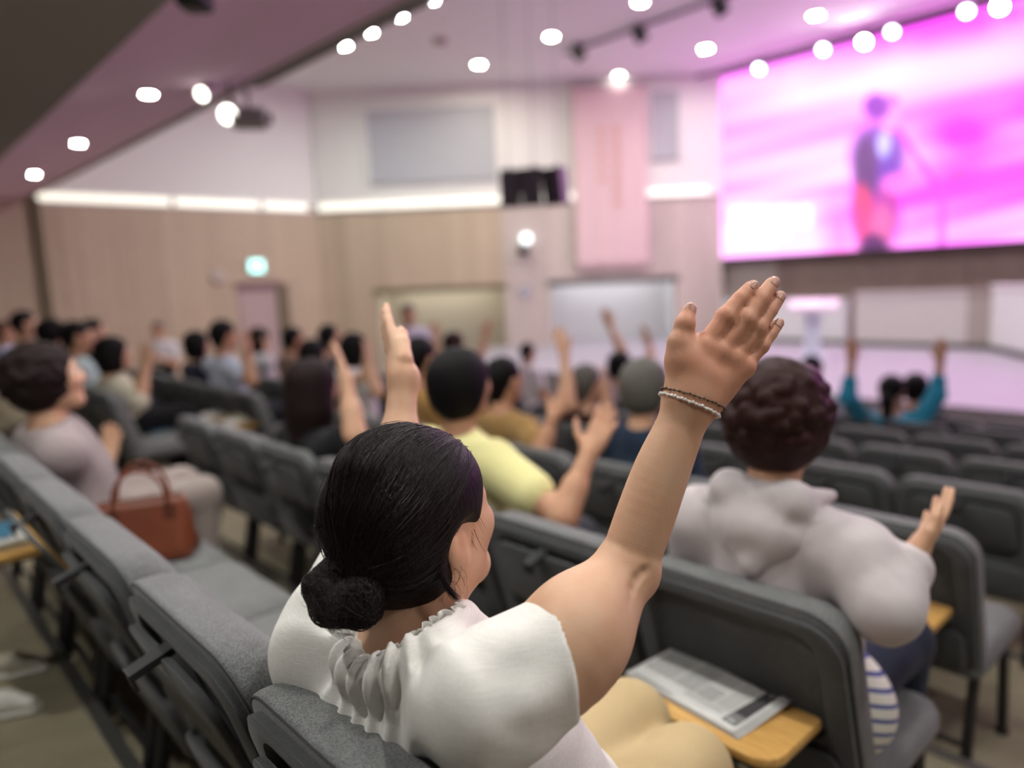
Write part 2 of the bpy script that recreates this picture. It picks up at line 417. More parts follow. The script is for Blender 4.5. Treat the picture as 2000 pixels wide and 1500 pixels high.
struct(MB().add([(e2+0.02, -3*RS, zs-0.014), (e1+0.02, 5.65*RS, zs-0.014), (e1+0.12, 5.65*RS, zs-0.014), (e2+0.12, -3*RS, zs-0.014),
                 (e2+0.02, -3*RS, zs+0.05), (e1+0.02, 5.65*RS, zs+0.05), (e1+0.12, 5.65*RS, zs+0.05), (e2+0.12, -3*RS, zs+0.05)],
                [(0, 1, 2, 3), (7, 6, 5, 4), (0, 4, 5, 1), (1, 5, 6, 2), (2, 6, 7, 3), (3, 7, 4, 0)]), 'trim', M['black'], 'black screen housing fixed along the balcony edge')

# side wall (y = WALL_V): planks below the light ledge, paint above
wa_u1 = 7.07*RS
wl = struct(MB().box(-3.4, wa_u1, WALL_V+0.02, WALL_V+0.2, -1.6, Z_STRIP), 'wall_left', M['wall_gap'], 'side wall clad in pale vertical wood planks')
DOOR = (5.36*RS, 6.16*RS, 0.165*RS+CAM_H)
def planks(parent, s0, s1, z0, z1, M3, mat, w=0.30, holes=()):
    n = max(1, round((s1-s0)/w)); ww = (s1-s0)/n
    for k in range(n):
        a, b = s0+k*ww, s0+(k+1)*ww
        lo = z0
        for (h0, h1, hz) in holes:
            if h0-0.05 < (a+b)/2 < h1+0.05: lo = hz
        mb = MB(); d = 0.004*((k*7) % 3)
        mb.box(a+0.004, b-0.004, 0.0, 0.03+d, lo, z1, M=M3)
        build(mb, 'wall_plank', mat, parent)
planks(wl, 2.42*RS, wa_u1-0.02, -1.5, Z_STRIP-0.09, lambda q: (q[0], WALL_V+0.02-q[1], q[2]), M['wall_wood'], 0.29, [DOOR])
planks(wl, -1.5, 2.3*RS, -1.5, Z_STRIP-0.02, lambda q: (q[0], WALL_V+0.02-q[1], q[2]), M['wall_wood'], 0.29)
struct(MB().box(2.32*RS, 2.42*RS, WALL_V-0.12, WALL_V+0.02, -1.5, Z_STRIP-0.05), 'trim', M['olive_trim'], 'vertical olive trim at the end of the plank wall')
up = struct(MB().box(2.3*RS, wa_u1+0.1, WALL_V+0.05, WALL_V+0.2, Z_STRIP-0.12, Z_CEIL), 'wall_left', M['wall_paint'], 'upper painted side wall above the light ledge')
build(MB().box(2.42*RS, wa_u1, WALL_V-0.03, WALL_V+0.06, Z_STRIP-0.12, Z_STRIP-0.085), 'ledge', M['wall_paint'], up)
# door in the side wall
M['door_paint'] = principled('door_paint', (0.47, 0.35, 0.33), 0.6)
M['door_head'] = principled('door_head', (0.22, 0.13, 0.14), 0.7)
dr = tag(build(MB().box(DOOR[0]+0.03, DOOR[1]-0.1, WALL_V-0.02, WALL_V+0.02, -1.2, DOOR[2]-0.1), 'door_1', M['door_paint']), 'pinkish flush door in the plank side wall', None, None, 'structure')
build(MB().box(DOOR[0]-0.06, DOOR[1]+0.03, WALL_V-0.07, WALL_V+0.02, DOOR[2]-0.1, DOOR[2]+0.06), 'door_head', M['door_head'], dr)
build(MB().box(DOOR[1]-0.1, DOOR[1]+0.04, WALL_V-0.09, WALL_V+0.02, -1.2, DOOR[2]), 'door_jamb', M['olive_trim'], dr)
build(MB().box(DOOR[0]-0.05, DOOR[0]+0.03, WALL_V-0.05, WALL_V+0.02, -1.2, DOOR[2]), 'door_jamb', M['door_paint'], dr)
build(MB().box(DOOR[0]+0.1, DOOR[0]+0.22, WALL_V-0.08, WALL_V-0.02, 0.2, 0.23), 'door_handle', M['steel'], dr)
# canted wall
B0 = A(7.07*RS, 13.1*RS, 0); BT = unit(A(5.53, -5.2, 0)); BN = A(-BT[1]*-1, 0, 0)
BN = unit(A(BT[1], -BT[0], 0))          # into the room
if BN[0] > 0: BN = -BN
def WB(s, t, z): q = B0+BT*s*RS+BN*t; return (q[0], q[1], z)
WBM = lambda q: WB(q[0]/RS, q[1], q[2])
def zz(zr): return zr*RS+CAM_H
OP1 = (1.02, 3.54, zz(-0.02)); OP2 = (4.44, 6.89, zz(0.0)); B_END = 7.78
LOWZ = -1.2
wb = MB()
for s0, s1, z0, z1 in ((0, B_END, OP1[2]+0.0, Z_STRIP-0.1), (0, OP1[0], LOWZ, OP1[2]), (OP1[1], OP2[0], LOWZ, OP1[2]), (OP2[1], B_END, LOWZ, OP1[2])):
    wb.box(s0*RS, s1*RS, -0.2, -0.02, z0, z1, M=WBM)
wbo = struct(wb, 'wall_front', M['wall_gap'], 'canted plank wall with two wide openings')
planks(wbo, 0.0, OP1[0]*RS, LOWZ, Z_STRIP-0.1, lambda q: WBM((q[0], q[1]-0.02, q[2])), M['wall_wood'], 0.29)
planks(wbo, OP1[0]*RS, OP1[1]*RS, OP1[2], Z_STRIP-0.1, lambda q: WBM((q[0], q[1]-0.02, q[2])), M['wall_wood'], 0.29)
M['plank_pale'] = wood('pale_plank_wood', (0.56, 0.47, 0.42), (0.63, 0.54, 0.49), (3, 3, 0.25), 0.7)
planks(wbo, OP1[1]*RS, OP2[0]*RS, LOWZ, Z_STRIP-0.1, lambda q: WBM((q[0], q[1]-0.02, q[2])), M['plank_pale'], 0.29)
planks(wbo, OP2[0]*RS, OP2[1]*RS, OP2[2], Z_STRIP-0.1, lambda q: WBM((q[0], q[1]-0.02, q[2])), M['plank_pale'], 0.29)
planks(wbo, OP2[1]*RS, B_END*RS, LOWZ, Z_STRIP-0.1, lambda q: WBM((q[0], q[1]-0.02, q[2])), M['plank_pale'], 0.29)
upb = MB().box(0, B_END*RS, -0.2, 0.0, Z_STRIP-0.12, Z_CEIL, M=WBM)
ub = struct(upb, 'wall_front', M['wall_paint'], 'upper painted canted wall above the light ledge')
build(MB().box(0, B_END*RS, 0.0, 0.08, Z_STRIP-0.12, Z_STRIP-0.085, M=WBM), 'ledge', M['wall_paint'], ub)
# openings: dark header, lit recess behind
M['alcove'] = principled('alcove_paint', (0.66, 0.61, 0.50), 0.9)
M['alcove2'] = principled('alcove_white_paint', (0.74, 0.74, 0.73), 0.9)
for k, (o, mt) in enumerate(((OP1, M['alcove']), (OP2, M['alcove2']))):
    mb = MB(); a, b, z = o[0]*RS, o[1]*RS, o[2]
    mb.box(a-0.3, b+0.3, -1.5, -1.4, LOWZ, z+0.3, M=WBM)
    mb.box(a-0.1, a, -1.4, -0.2, LOWZ, z+0.3, M=WBM).box(b, b+0.1, -1.4, -0.2, LOWZ, z+0.3, M=WBM)
    mb.box(a, b, -1.4, -0.2, z+0.2, z+0.3, M=WBM)
    al = struct(mb, 'wall_alcove', mt, ('cream' if k == 0 else 'white')+' recess behind the '+('first' if k == 0 else 'second')+' wide opening of the canted wall')
    build(MB().box(a-0.06, b+0.06, -0.2, 0.05, z-0.12, z+0.02, M=WBM), 'opening_header', M['olive_trim' if k == 0 else 'dark_trim'], al)
    ld = bpy.data.lights.new('alcove_lamp', 'AREA'); ld.shape = 'RECTANGLE'; ld.size = (b-a)*0.8; ld.size_y = 0.3; ld.energy = 10 if k == 0 else 10
    ld.color = (1.0, 0.94, 0.82) if k == 0 else (0.97, 0.95, 1.0)
    lo = bpy.data.objects.new('alcove_lamp', ld); COL.objects.link(lo)
    c = WBM(((a+b)/2, -0.8, z+0.18)); lo.location = c; lo.rotation_euler = (0, 0, math.atan2(BT[1], BT[0])); lo.parent = al
# windows with grey roller blinds in the upper wall
M['blind'] = principled('blind', (0.47, 0.47, 0.49), 0.8, noise=(3, 0.05, (1, 1, 30)))
for k, (s0, s1, z0, z1) in enumerate(((1.06, 3.49, zz(1.98), zz(3.34)), (6.45, 6.97, zz(2.2), zz(3.45)))):
    w = struct(MB().box(s0*RS, s1*RS, 0.0, 0.03, z0, z1, M=WBM), 'window_%d' % (k+1), M['blind'], 'grey roller blind over the '+('wide' if k == 0 else 'narrow')+' upper window')
    fr = MB(); a, b = s0*RS, s1*RS
    fr.box(a-0.05, b+0.05, 0, 0.1, z1, z1+0.07, M=WBM).box(a-0.05, a, 0, 0.08, z0, z1, M=WBM).box(b, b+0.05, 0, 0.08, z0, z1, M=WBM)
    build(fr, 'window_frame', M['wall_paint'], w)
    build(MB().box(a, b, 0.02, 0.05, z0-0.03, z0+0.02, M=WBM), 'blind_bar', M['grey_metal'], w)
# wall behind the stage, brown planks, and pale low walls
W_U = 12.95*RS
wf = struct(MB().box(W_U+0.05, W_U+0.25, FRONT_V, 12.5, -1.4, Z_CEIL), 'wall_stage', M['wall_gap'], 'brown panelled wall behind the stage')
M['brown_panel'] = wood('brown_panel', (0.20, 0.145, 0.12), (0.26, 0.19, 0.16), (3, 3, 0.3), 0.6)
M['grey_panel'] = wood('grey_panel', (0.36, 0.31, 0.28), (0.42, 0.36, 0.33), (3, 3, 0.3), 0.6)
planks(wf, FRONT_V, 8.1, -0.3, 2.2, lambda q: (W_U+0.05-q[1], q[0], q[2]), M['brown_panel'], 0.42)
planks(wf, 8.1, 11.5, -0.3, 2.2, lambda q: (W_U+0.05-q[1], q[0], q[2]), M['grey_panel'], 0.42)  # brown panelling in a paler tone, light on this end put into colour
p0 = WB(B_END, -0.2, 0); 
struct(MB().box(p0[0]-0.25, W_U+0.05, p0[1]-0.02, p0[1]+0.2, -1.2, Z_CEIL), 'wall_return', M['wall_paint'], 'short return wall between the canted wall and the stage')
M['low_wall'] = principled('low_wall_white', (0.70, 0.70, 0.70), 0.7)
M['low_wall_warm'] = principled('low_wall_warm', (0.58, 0.54, 0.53), 0.7)
def bpz(x, y, z):
    q = FWD+RIGHT*(x-1000)/F_PX+UP*(750-y)/F_PX; q = q*((z-CAM_H)/q[2]); return A(q[0], q[1], z)
for (x0, yb0, x1, yb1, hgt, mt, lb) in ((1412, 666, 1652, 674, 0.88, 'low_wall', 'white low choir wall beside the lectern'), (1668, 676, 1885, 682, 1.0, 'low_wall_warm', 'warm grey low choir wall behind the person in blue'), (1885, 682, 1932, 684, 1.0, 'grey_panel', 'narrow grey pier between the low choir walls'), (1932, 684, 2090, 722, 1.08, 'low_wall', 'white low choir wall turning towards the seats')):
    a = bpz(x0, yb0, STAGE_Z); b = bpz(x1, yb1, STAGE_Z); t = unit(b-a); n = A(-t[1], t[0], 0); n = n if n@A(1, 0, 0) > 0 else -n
    Lw = np.linalg.norm(b-a)
    mp = lambda q, a=a, t=t, n=n: tuple(a+t*q[0]+n*q[1]+A(0, 0, q[2]))
    lw = struct(MB().box(0, Lw, 0, 0.15, 0.0, hgt, M=mp), 'wall_low', M[mt], lb)
    build(MB().box(-0.02, Lw+0.02, -0.03, 0.18, hgt, hgt+0.04, M=mp), 'wall_cap', M[mt], lw)
    build(MB().box(0, Lw, -0.03, 0.0, 0.0, 0.1, M=mp), 'plinth', M['dark_trim'], lw)

# light strips on the ledge
def strip(s0, s1, wallB, lbl):
    t = empty('cove_light'); tag(t, lbl, 'light', 'cove lights along the wall ledge')
    if wallB:
        f = lambda q: WBM((q[0], q[1], q[2]))
    else:
        f = lambda q: (q[0], WALL_V+0.05-q[1], q[2])
    c = A(*f(((s0+s1)/2, 0.05, Z_STRIP-0.08))); t.location = c
    d = build(MB().box(s0, s1, 0.0, 0.035, Z_STRIP-0.075, Z_STRIP+0.07, M=f), 'diffuser', M['strip'], t); d.location = -Vector(c)
    hs = build(MB().box(s0-0.01, s1+0.01, -0.0, 0.07, Z_STRIP-0.088, Z_STRIP-0.075, M=f).box(s0-0.02, s0-0.005, 0, 0.05, Z_STRIP-0.08, Z_STRIP+0.07, M=f), 'housing', M['white_plastic'], t); hs.location = -Vector(c)
def u_at(x, y):   # along the side wall
    q = FWD+RIGHT*(x-1000)/F_PX+UP*(750-y)/F_PX; return q[0]*WALL_V/q[1]
def s_at(x, y):
    q = FWD+RIGHT*(x-1000)/F_PX+UP*(750-y)/F_PX; n = -BN; t = (n@B0)/(n@q); return float((q*t-B0)[:2]@BT[:2])
for x0, x1, y, lb in ((72, 332, 385, 'long cream light strip on the ledge next to the balcony'), (342, 506, 395, 'cream light strip on the ledge above the plank wall, second from the balcony'), (516, 600, 402, 'short cream light strip on the ledge above the side door')):
    strip(u_at(x0, y), u_at(x1, y), False, lb)
for x0, x1, lb in ((622, 748, 'cream light strip on the ledge just past the wall corner'), (752, 850, 'cream light strip on the ledge below the wide grey blind'), (854, 988, 'cream light strip on the ledge between the blind and the hanging loudspeakers'), (992, 1126, 'cream light strip on the ledge behind the hanging loudspeakers'), (1254, 1382, 'cream light strip on the ledge between the banner and the big screen')):
    strip(s_at(x0, 400), s_at(x1, 385), True, lb)

# ---------------------------------------------------------------- lamps in the ceilings
dl_me = {}
def downlight(p, mat, r, label, tilt=None):
    key = (mat, r)
    if key not in dl_me:
        a = fix_normals(MB().lathe([(r*1.25, 0.0), (r*1.25, -0.012), (r*1.02, -0.016), (r*1.0, 0.0)], n=20).me('ring')); a.materials.append(M['white_plastic'])
        b = fix_normals(MB().lathe([(r, -0.004), (r*0.98, -0.010)], n=20).me('lens')); b.materials.append(M[mat]); dl_me[key] = (a, b)
    t = empty('downlight', p); tag(t, label, 'light', 'recessed ceiling downlights')
    for nm, me in zip(('ring', 'lens'), dl_me[key]):
        o = bpy.data.objects.new(nm, me); COL.objects.link(o); o.parent = t
ORD = ['first', 'second', 'third', 'fourth', 'fifth', 'sixth', 'seventh', 'eighth', 'ninth', 'tenth', 'eleventh', 'twelfth']
k375 = 3.75/3.9
for k, v in enumerate((10.8, 10.03, 9.23, 8.455, 7.0, 5.4, 3.8, 2.2, 0.6)):
    cool = k in (0, 2)
    downlight(S(6.51*k375, v*k375, 3.75), 'lamp_cool' if cool else 'lamp_white', 0.095 if k < 4 else 0.08, ('bluish' if cool else 'white')+' round downlight, %s from the side wall in the row closest to the balcony' % ORD[k])
for k, v in enumerate((10.35, 8.54, 6.77, 4.95, 3.2, 1.4, -0.4)):
    downlight(S(8.97*k375, v*k375, 3.75), 'lamp_cream' if k < 3 else 'lamp_white', 0.09, 'warm round downlight, %s from the side wall in the middle ceiling row' % ORD[k])
for k, v in enumerate((9.343, 7.417, 5.466, 3.6, 1.7, -0.2)):
    downlight(S(11.67*k375, v*k375, 3.75), 'lamp_soft' if k == 0 else 'lamp_white', 0.095, 'white round downlight, %s from the side wall in the row before the screen' % ORD[k])
for k, (u, v) in enumerate(((1.0, 3.1), (1.0, 1.6), (1.0, 0.1), (1.0, -1.4), (-0.45, 1.2), (-0.45, 3.0))):
    downlight(S(u*KS, v*KS, 1.6*KS)-A(0, 0, 0.014), 'lamp_white', 0.060 if k < 4 else 0.066, 'round downlight under the dark balcony ceiling behind the seats, %s from the side wall' % ORD[k])
for k, v in enumerate((10.83, 8.552, 6.279, 3.0, 1.2, -0.6, -2.6)):
    q_ = soffit_k(2.0, 1.6); downlight(S(2.0*q_, v*q_, 1.6*q_)-A(0, 0, 0.004), 'lamp_white', 0.054, 'small round downlight in the pink soffit, %s from the side wall' % ORD[k])

# ceiling tracks with spotlights
def spot_can(p, aim, mat_body, mat_lens, label, r=0.09, L=0.26, z_top=Z_CEIL, group='track spotlights'):
    t = empty('spotlight', p); tag(t, label, 'light', group)
    d = unit(aim); p = A(0, 0, 0)
    build(MB().lathe([(r*0.55, -L*0.6), (r*0.8, -L*0.5), (r, -L*0.1), (r, L*0.4), (r*0.9, L*0.42), (r*0.86, L*0.36)], axis=d), 'lamp_body', M[mat_body], t, auto=40)
    build(MB().lathe([(r*0.85, L*0.36), (r*0.83, L*0.37)], axis=d), 'lens', M[mat_lens], t)
    build(MB().tube([(0, 0, r*0.8), (0, 0, z_top-t.location.z)], 0.014), 'stem', M['black_metal'], t)
    build(MB().tube([(0, r*1.1, 0), (0, r*1.1, r*1.1), (0, -r*1.1, r*1.1), (0, -r*1.1, 0)], 0.008), 'yoke', M['black_metal'], t)
def track(u, v0, v1, z, label):
    tag(build(MB().box(u-0.02, u+0.02, v0, v1, z, z+0.05), 'lighting_track', M['black_metal']), label, 'track')
kt = 3.6/3.9
track(10.1*kt*RS, -4.5, 9.3*kt*RS, S(0, 0, 3.68)[2], 'long black lighting track with black spotlights across the ceiling')
for k, (u, v) in enumerate(((10.03, 8.91), (10.12, 7.655), (10.135, 6.2), (10.14, 4.8), (10.14, 3.4))):
    spot_can(S(u*kt, v*kt, 3.6), A(0.55, -0.25, -0.8), 'black', 'black', 'black track spotlight, %s from the side wall' % ORD[k], 0.12, 0.3, S(0, 0, 3.68)[2]-0.002)
kt = 3.55/3.9
track(12.28*RS, -4.5, 8.0*RS, S(0, 0, 3.63)[2], 'dark lighting track along the top of the big screen')
for k, (u, v, m) in enumerate(((13.56, 7.42, 'lamp_dim'), (13.42, 6.12, 'lamp_dim'), (13.6, 5.49, 'lamp_white'), (13.45, 4.98, 'lamp_dim'), (13.42, 3.886, 'lamp_dim'), (13.64, 3.5, 'lamp_white'))):
    spot_can(S(u*kt, v*kt, 3.55), A(-0.75, -0.05, -0.65), 'grey_metal', m, ('bluish' if m == 'lamp_dim' else 'white')+' lit stage spotlight, %s along the track over the screen' % ORD[k], 0.10, 0.24, S(0, 0, 3.63)[2]-0.002, 'stage spotlights')
# smoke detector
tag(build(MB().lathe([(0.14, 0.0), (0.14, -0.03), (0.10, -0.07), (0.05, -0.085)], c=S(7.62*k375, 9.71*k375, 3.75)), 'smoke_detector', principled('detector_beige', (0.42, 0.32, 0.28), 0.6), auto=40), 'round brownish smoke detector on the white ceiling', 'detector')
# two white spotlights and a projector under the balcony edge
def pz(x, y, z):
    q = FWD+RIGHT*(x-1000)/F_PX+UP*(750-y)/F_PX; q = q*((z-CAM_H)/q[2]); return A(q[0], q[1], z)
zt = Z_STRIP
p = pz(402, 180, zt-0.10); spot_can(p, A(-0.75, -0.45, -0.45), 'white_plastic', 'lamp_glare', 'white spotlight hanging under the balcony edge, smaller of two', 0.062, 0.17, zt-0.02, 'balcony spotlights')
p = pz(452, 222, zt-0.28); spot_can(p, A(-0.70, -0.62, -0.30), 'white_plastic', 'lamp_glare', 'white spotlight with glaring lens beside the grey projector', 0.085, 0.2, zt+0.02, 'balcony spotlights')
p = pz(487, 232, zt-0.31)
pj = empty('projector', p, -0.5); tag(pj, 'grey projector hanging from the balcony edge beside white spotlight', 'projector')
build(MB().slab(0.30, 0.15, 0.02, [(-0.16, 0.02), (-0.15, 0.004), (-0.1, 0), (0.1, 0), (0.15, 0.004), (0.16, 0.02)], lambda q: q), 'casing', M['grey_metal'], pj, auto=40)
build(MB().lathe([(0.05, 0.15), (0.05, 0.2), (0.04, 0.2), (0.035, 0.18)], axis=(1, 0, 0)), 'lens', M['black'], pj)
build(MB().tube([(0, 0, 0.07), (0, 0, 0.33)], 0.02).box(-0.08, 0.08, -0.08, 0.08, 0.07, 0.085), 'mount', M['grey_metal'], pj)
# dark device at the top edge under the dark soffit
p = pz(380, 2, SOF_Z-0.09)
ap = empty('access_point', p, 0.85); tag(ap, 'black rounded box fixed under the dark balcony ceiling', 'device')
build(MB().slab(0.17, 0.20, 0.05, [(-0.045, 0.03), (-0.035, 0.008), (-0.02, 0), (0.03, 0), (0.05, 0.01)], lambda q: (q[2], q[1], q[0])), 'casing', M['black'], ap, auto=50)
build(MB().box(-0.04, 0.04, -0.04, 0.04, 0.04, 0.077), 'bracket', M['black_metal'], ap)
# exit sign and small wall things on the side wall
c = S(5.707, 13.1, 0.50)
ex = empty('exit_sign', (c[0], WALL_V-0.06, c[2])); tag(ex, 'lit pale green exit sign above the side wall door', 'sign')
build(MB().box(-0.17, 0.17, -0.03, 0.03, -0.14, 0.14), 'sign_case', M['white_plastic'], ex)
M['exit'] = emit('exit_light', (0.30, 1.0, 0.92), 1.5); M['exit_dark'] = principled('exit_green', (0.02, 0.30, 0.2), 0.5)
build(MB().box(-0.155, 0.155, -0.036, -0.03, -0.125, 0.125), 'lit_panel', M['exit'], ex)
fig = MB().lathe([(0.018, 0), (0.018, 0.004)], c=(0.0, -0.036, 0.075), axis=(0, -1, 0), n=10)
fig.tube([(0.0, -0.038, 0.05), (-0.01, -0.038, 0.0)], 0.014, 6).tube([(-0.01, -0.038, 0.0), (0.03, -0.038, -0.03), (0.03, -0.038, -0.08)], 0.009, 6).tube([(-0.01, -0.038, 0.0), (-0.03, -0.038, -0.045), (-0.06, -0.038, -0.05)], 0.009, 6).tube([(0.0, -0.038, 0.045), (0.04, -0.038, 0.03), (0.055, -0.038, 0.05)], 0.007, 6).tube([(0.0, -0.038, 0.045), (-0.04, -0.038, 0.02)], 0.007, 6)
build(fig, 'running_figure', M['exit_dark'], ex)
q = FWD+RIGHT*(424-1000)/F_PX+UP*(750-540)/F_PX; q = q*WALL_V/q[1]
ws = empty('wall_speaker', (q[0], WALL_V-0.03, q[2]+CAM_H)); tag(ws, 'small round white speaker on the plank side wall', 'speaker')
build(MB().lathe([(0.15, -0.02), (0.15, 0.03), (0.13, 0.05)], axis=(0, -1, 0)), 'rim', principled('speaker_rim', (0.62, 0.53, 0.47), 0.6), ws)
build(MB().lathe([(0.125, 0.05), (0.06, 0.056)], axis=(0, -1, 0)), 'grille', principled('speaker_grille', (0.52, 0.44, 0.39), 0.8), ws)
# spotlight / camera on the pale pier, round sign below
c = WB(3.98, 0.0, zz(0.70))
sp = empty('wall_lamp', c, math.atan2(BN[1], BN[0])); tag(sp, 'wall lamp with pale globe and dark body on the pale pier', 'lamp')
build(MB().tube([(0.0, 0, -0.12), (0.16, 0, -0.12), (0.2, 0.0, -0.02)], 0.025), 'bracket', M['black_metal'], sp)
build(MB().lathe([(0.06, -0.16), (0.12, -0.13), (0.13, 0.02), (0.09, 0.05)], c=(0.22, -0.05, -0.05), axis=(0.2, -0.1, 1)), 'lamp_body', M['black'], sp, auto=40)
M['globe'] = emit('globe_light', (0.80, 0.93, 0.95), 1.6)
build(MB().lathe([(0.02, -0.11), (0.08, -0.08), (0.115, 0.0), (0.1, 0.06), (0.05, 0.11), (0.01, 0.12)], c=(0.22, 0.02, 0.15), axis=(0.2, 0.1, 1)), 'globe', M['globe'], sp, smooth=True)
c = WB(3.93, 0.02, zz(-0.19))
sg = empty('round_sign', c, math.atan2(BN[1], BN[0])); tag(sg, 'small round grey plate on the pale pier', 'sign')
build(MB().lathe([(0.15, 0.0), (0.15, 0.02), (0.135, 0.03)], axis=(1, 0, 0)), 'plate', principled('plate_grey', (0.32, 0.31, 0.36), 0.6), sg)
build(MB().lathe([(0.09, 0.03), (0.08, 0.035)], axis=(1, 0, 0)), 'inner_disc', principled('disc_grey', (0.5, 0.48, 0.54), 0.6), sg)

# banner
M['banner'] = linen('banner_cloth', (0.78, 0.57, 0.58), 300, 0.05, 0.1)
M['banner_mark'] = principled('banner_print', (0.72, 0.36, 0.27), 0.8)
s0, s1, z0, z1 = 4.95*RS, 6.35*RS, zz(0.22), zz(3.58)
bn = empty('banner', WB((s0+s1)/2/RS, 0.14, z1)); tag(bn, 'long pale pink banner with faint orange vertical lettering on the canted wall', 'banner')
NX, NZ = 24, 30
v = [WBM((s0+(s1-s0)*i/NX, 0.14+0.012*math.sin(i*0.9)*(j/NZ), z1-(z1-z0)*j/NZ)) for j in range(NZ+1) for i in range(NX+1)]
f = [(j*(NX+1)+i, j*(NX+1)+i+1, (j+1)*(NX+1)+i+1, (j+1)*(NX+1)+i) for j in range(NZ) for i in range(NX)]
cl = obj('cloth', mesh(v, f), M['banner'], bn); cl.location = -bn.location
sol = cl.modifiers.new('thick', 'SOLIDIFY'); sol.thickness = 0.006
rod = MB().tube([WBM((s0-0.05, 0.14, z1+0.01)), WBM((s1+0.05, 0.14, z1+0.01))], 0.02); o = build(rod, 'rod', M['grey_metal'], bn); o.location = -bn.location
rod = MB().tube([WBM((s0-0.02, 0.14, z0)), WBM((s1+0.02, 0.14, z0))], 0.016); o = build(rod, 'bottom_rod', M['banner'], bn); o.location = -bn.location
gl = MB()
for cx, n, w in ((-0.18, 5, 0.16), (0.16, 7, 0.20)):
    for k in range(n):
        zc = z1-0.95-k*0.27; cc = (s0+s1)/2+cx
        gl.box(cc-w/2, cc+w/2, 0.158, 0.161, zc-0.02, zc+0.02, M=WBM).box(cc-0.02, cc+0.02, 0.158, 0.161, zc-0.10, zc+0.08, M=WBM).box(cc-w/2, cc-w/2+0.03, 0.158, 0.161, zc-0.09, zc, M=WBM)
o = build(gl, 'lettering', M['banner_mark'], bn); o.location = -bn.location; o['kind'] = 'stuff'

# hanging loudspeaker cluster
M['speaker_black'] = principled('speaker_black', (0.045, 0.04, 0.05), 0.45)
M['speaker_grille'] = principled('speaker_grille_mesh', (0.06, 0.055, 0.065), 0.6)
Lc = P(1038, 365, 9.0)
for k, (dx, ang, lb) in enumerate(((-0.258, 0.34, 'black hanging loudspeaker turned towards the side wall'), (0.0, 0.0, 'black hanging loudspeaker in the middle of the cluster of three'), (0.256, -0.34, 'black hanging loudspeaker lit purple, turned towards the screen'))):
    base = math.pi-0.05+YAW-0.18
    c = Lc+RIGHT*dx*A(1, 1, 0)-FWD*A(1, 1, 0)*(0.0 if k == 1 else -0.055)
    t = empty('loudspeaker', c, base+ang); tag(t, lb, 'speaker', 'hanging loudspeaker cluster')
    w, h = 0.265, 0.46
    Rt = rot_y(0.16)
    tl = lambda q: tuple(Rt@A(*q))
    w0 = w*0.20
    build(MB().add([tl(q) for q in ((-0.34, -w0, -h/2+0.02), (-0.34, w0, -h/2+0.02), (-0.34, w0, h/2-0.02), (-0.34, -w0, h/2-0.02), (0.0, -w/2, -h/2), (0.0, w/2, -h/2), (0.0, w/2, h/2), (0.0, -w/2, h/2))],
        [(3, 2, 1, 0), (4, 5, 6, 7), (0, 1, 5, 4), (1, 2, 6, 5), (2, 3, 7, 6), (3, 0, 4, 7)]), 'cabinet', M['speaker_black'], t)
    build(MB().slab(w-0.02, h-0.03, 0.012, [(0.001, 0), (0.012, 0), (0.018, 0.008)], tl), 'grille', M['speaker_grille'], t)
    build(MB().box(-0.20, -0.14, -0.02, 0.02, h/2-0.03, h/2+0.05), 'rigging_plate', M['black_metal'], t)
    build(MB().tube([(-0.17, 0, h/2+0.03), (-0.17, 0, Z_CEIL-c[2]-0.004)], 0.006, 6), 'cable', M['grey_metal'], t)

# big wall screen
SCR_U = 12.75*RS
def scr_v(x, y):
    q = FWD+RIGHT*(x-1000)/F_PX+UP*(750-y)/F_PX; q = q*SCR_U/q[0]; return q
vl = scr_v(1388, 330)[1]; zt_, zb_ = 3.66*RS+CAM_H, 0.30*RS+CAM_H
VR = -4.5
NX, NZ = 380, 96
yy = np.linspace(vl, VR, NX+1); zz_ = np.linspace(zt_, zb_, NZ+1)
YY, ZZ = np.meshgrid(yy, zz_)
Pw = np.stack([np.full_like(YY, SCR_U), YY, ZZ], -1).reshape(-1, 3)
rel = Pw-A(0, 0, CAM_H); dd = rel@FWD; px = 1000+F_PX*(rel@RIGHT)/dd; py = 750-F_PX*(rel@UP)/dd
def lin(c): c = np.asarray(c, float)/255; return np.where(c <= 0.04045, c/12.92, ((c+0.055)/1.055)**2.4)
nf = noise_fn(1.0, 9, 3); n1 = nf(np.stack([px/150, (py+0.22*px)/24, px*0+1], 1)); n2 = noise_fn(1.0, 9, 5)(np.stack([px/90, (py+0.2*px)/11, px*0], 1))
streak = np.clip(0.5+0.9*n1+0.5*n2, 0, 1)
g = np.clip((px-1385)/615, 0, 1.6)
c_lo = lin((250, 75, 245)); c_hi = lin((255, 205, 252))
wht = np.clip(streak*1.0-0.30*np.clip(g-0.3, 0, 1)+0.25*np.exp(-((py-250)/90)**2)*(1-np.clip(g, 0, 1))+0.2*(py > 380)*(g < 0.5), 0, 1)
col = c_lo[None]*(1-wht[:, None])+c_hi[None]*wht[:, None]
deep = np.clip(np.exp(-((px-1880)/95)**2-((py-260)/60)**2)*1.1, 0, 1)
col = col*(1-deep[:, None])+lin((250, 45, 245))[None]*deep[:, None]
def blob(cx, cy, rx, ry, c, a=1.0, soft=0.25, ang=0.0):
    global col
    X = (px-cx)*math.cos(ang)+(py-cy)*math.sin(ang); Y = -(px-cx)*math.sin(ang)+(py-cy)*math.cos(ang)
    d = np.sqrt((X/rx)**2+(Y/ry)**2); m = np.clip((1+soft-d)/(2*soft), 0, 1)*a
    col = col*(1-m[:, None])+lin(c)[None]*m[:, None]
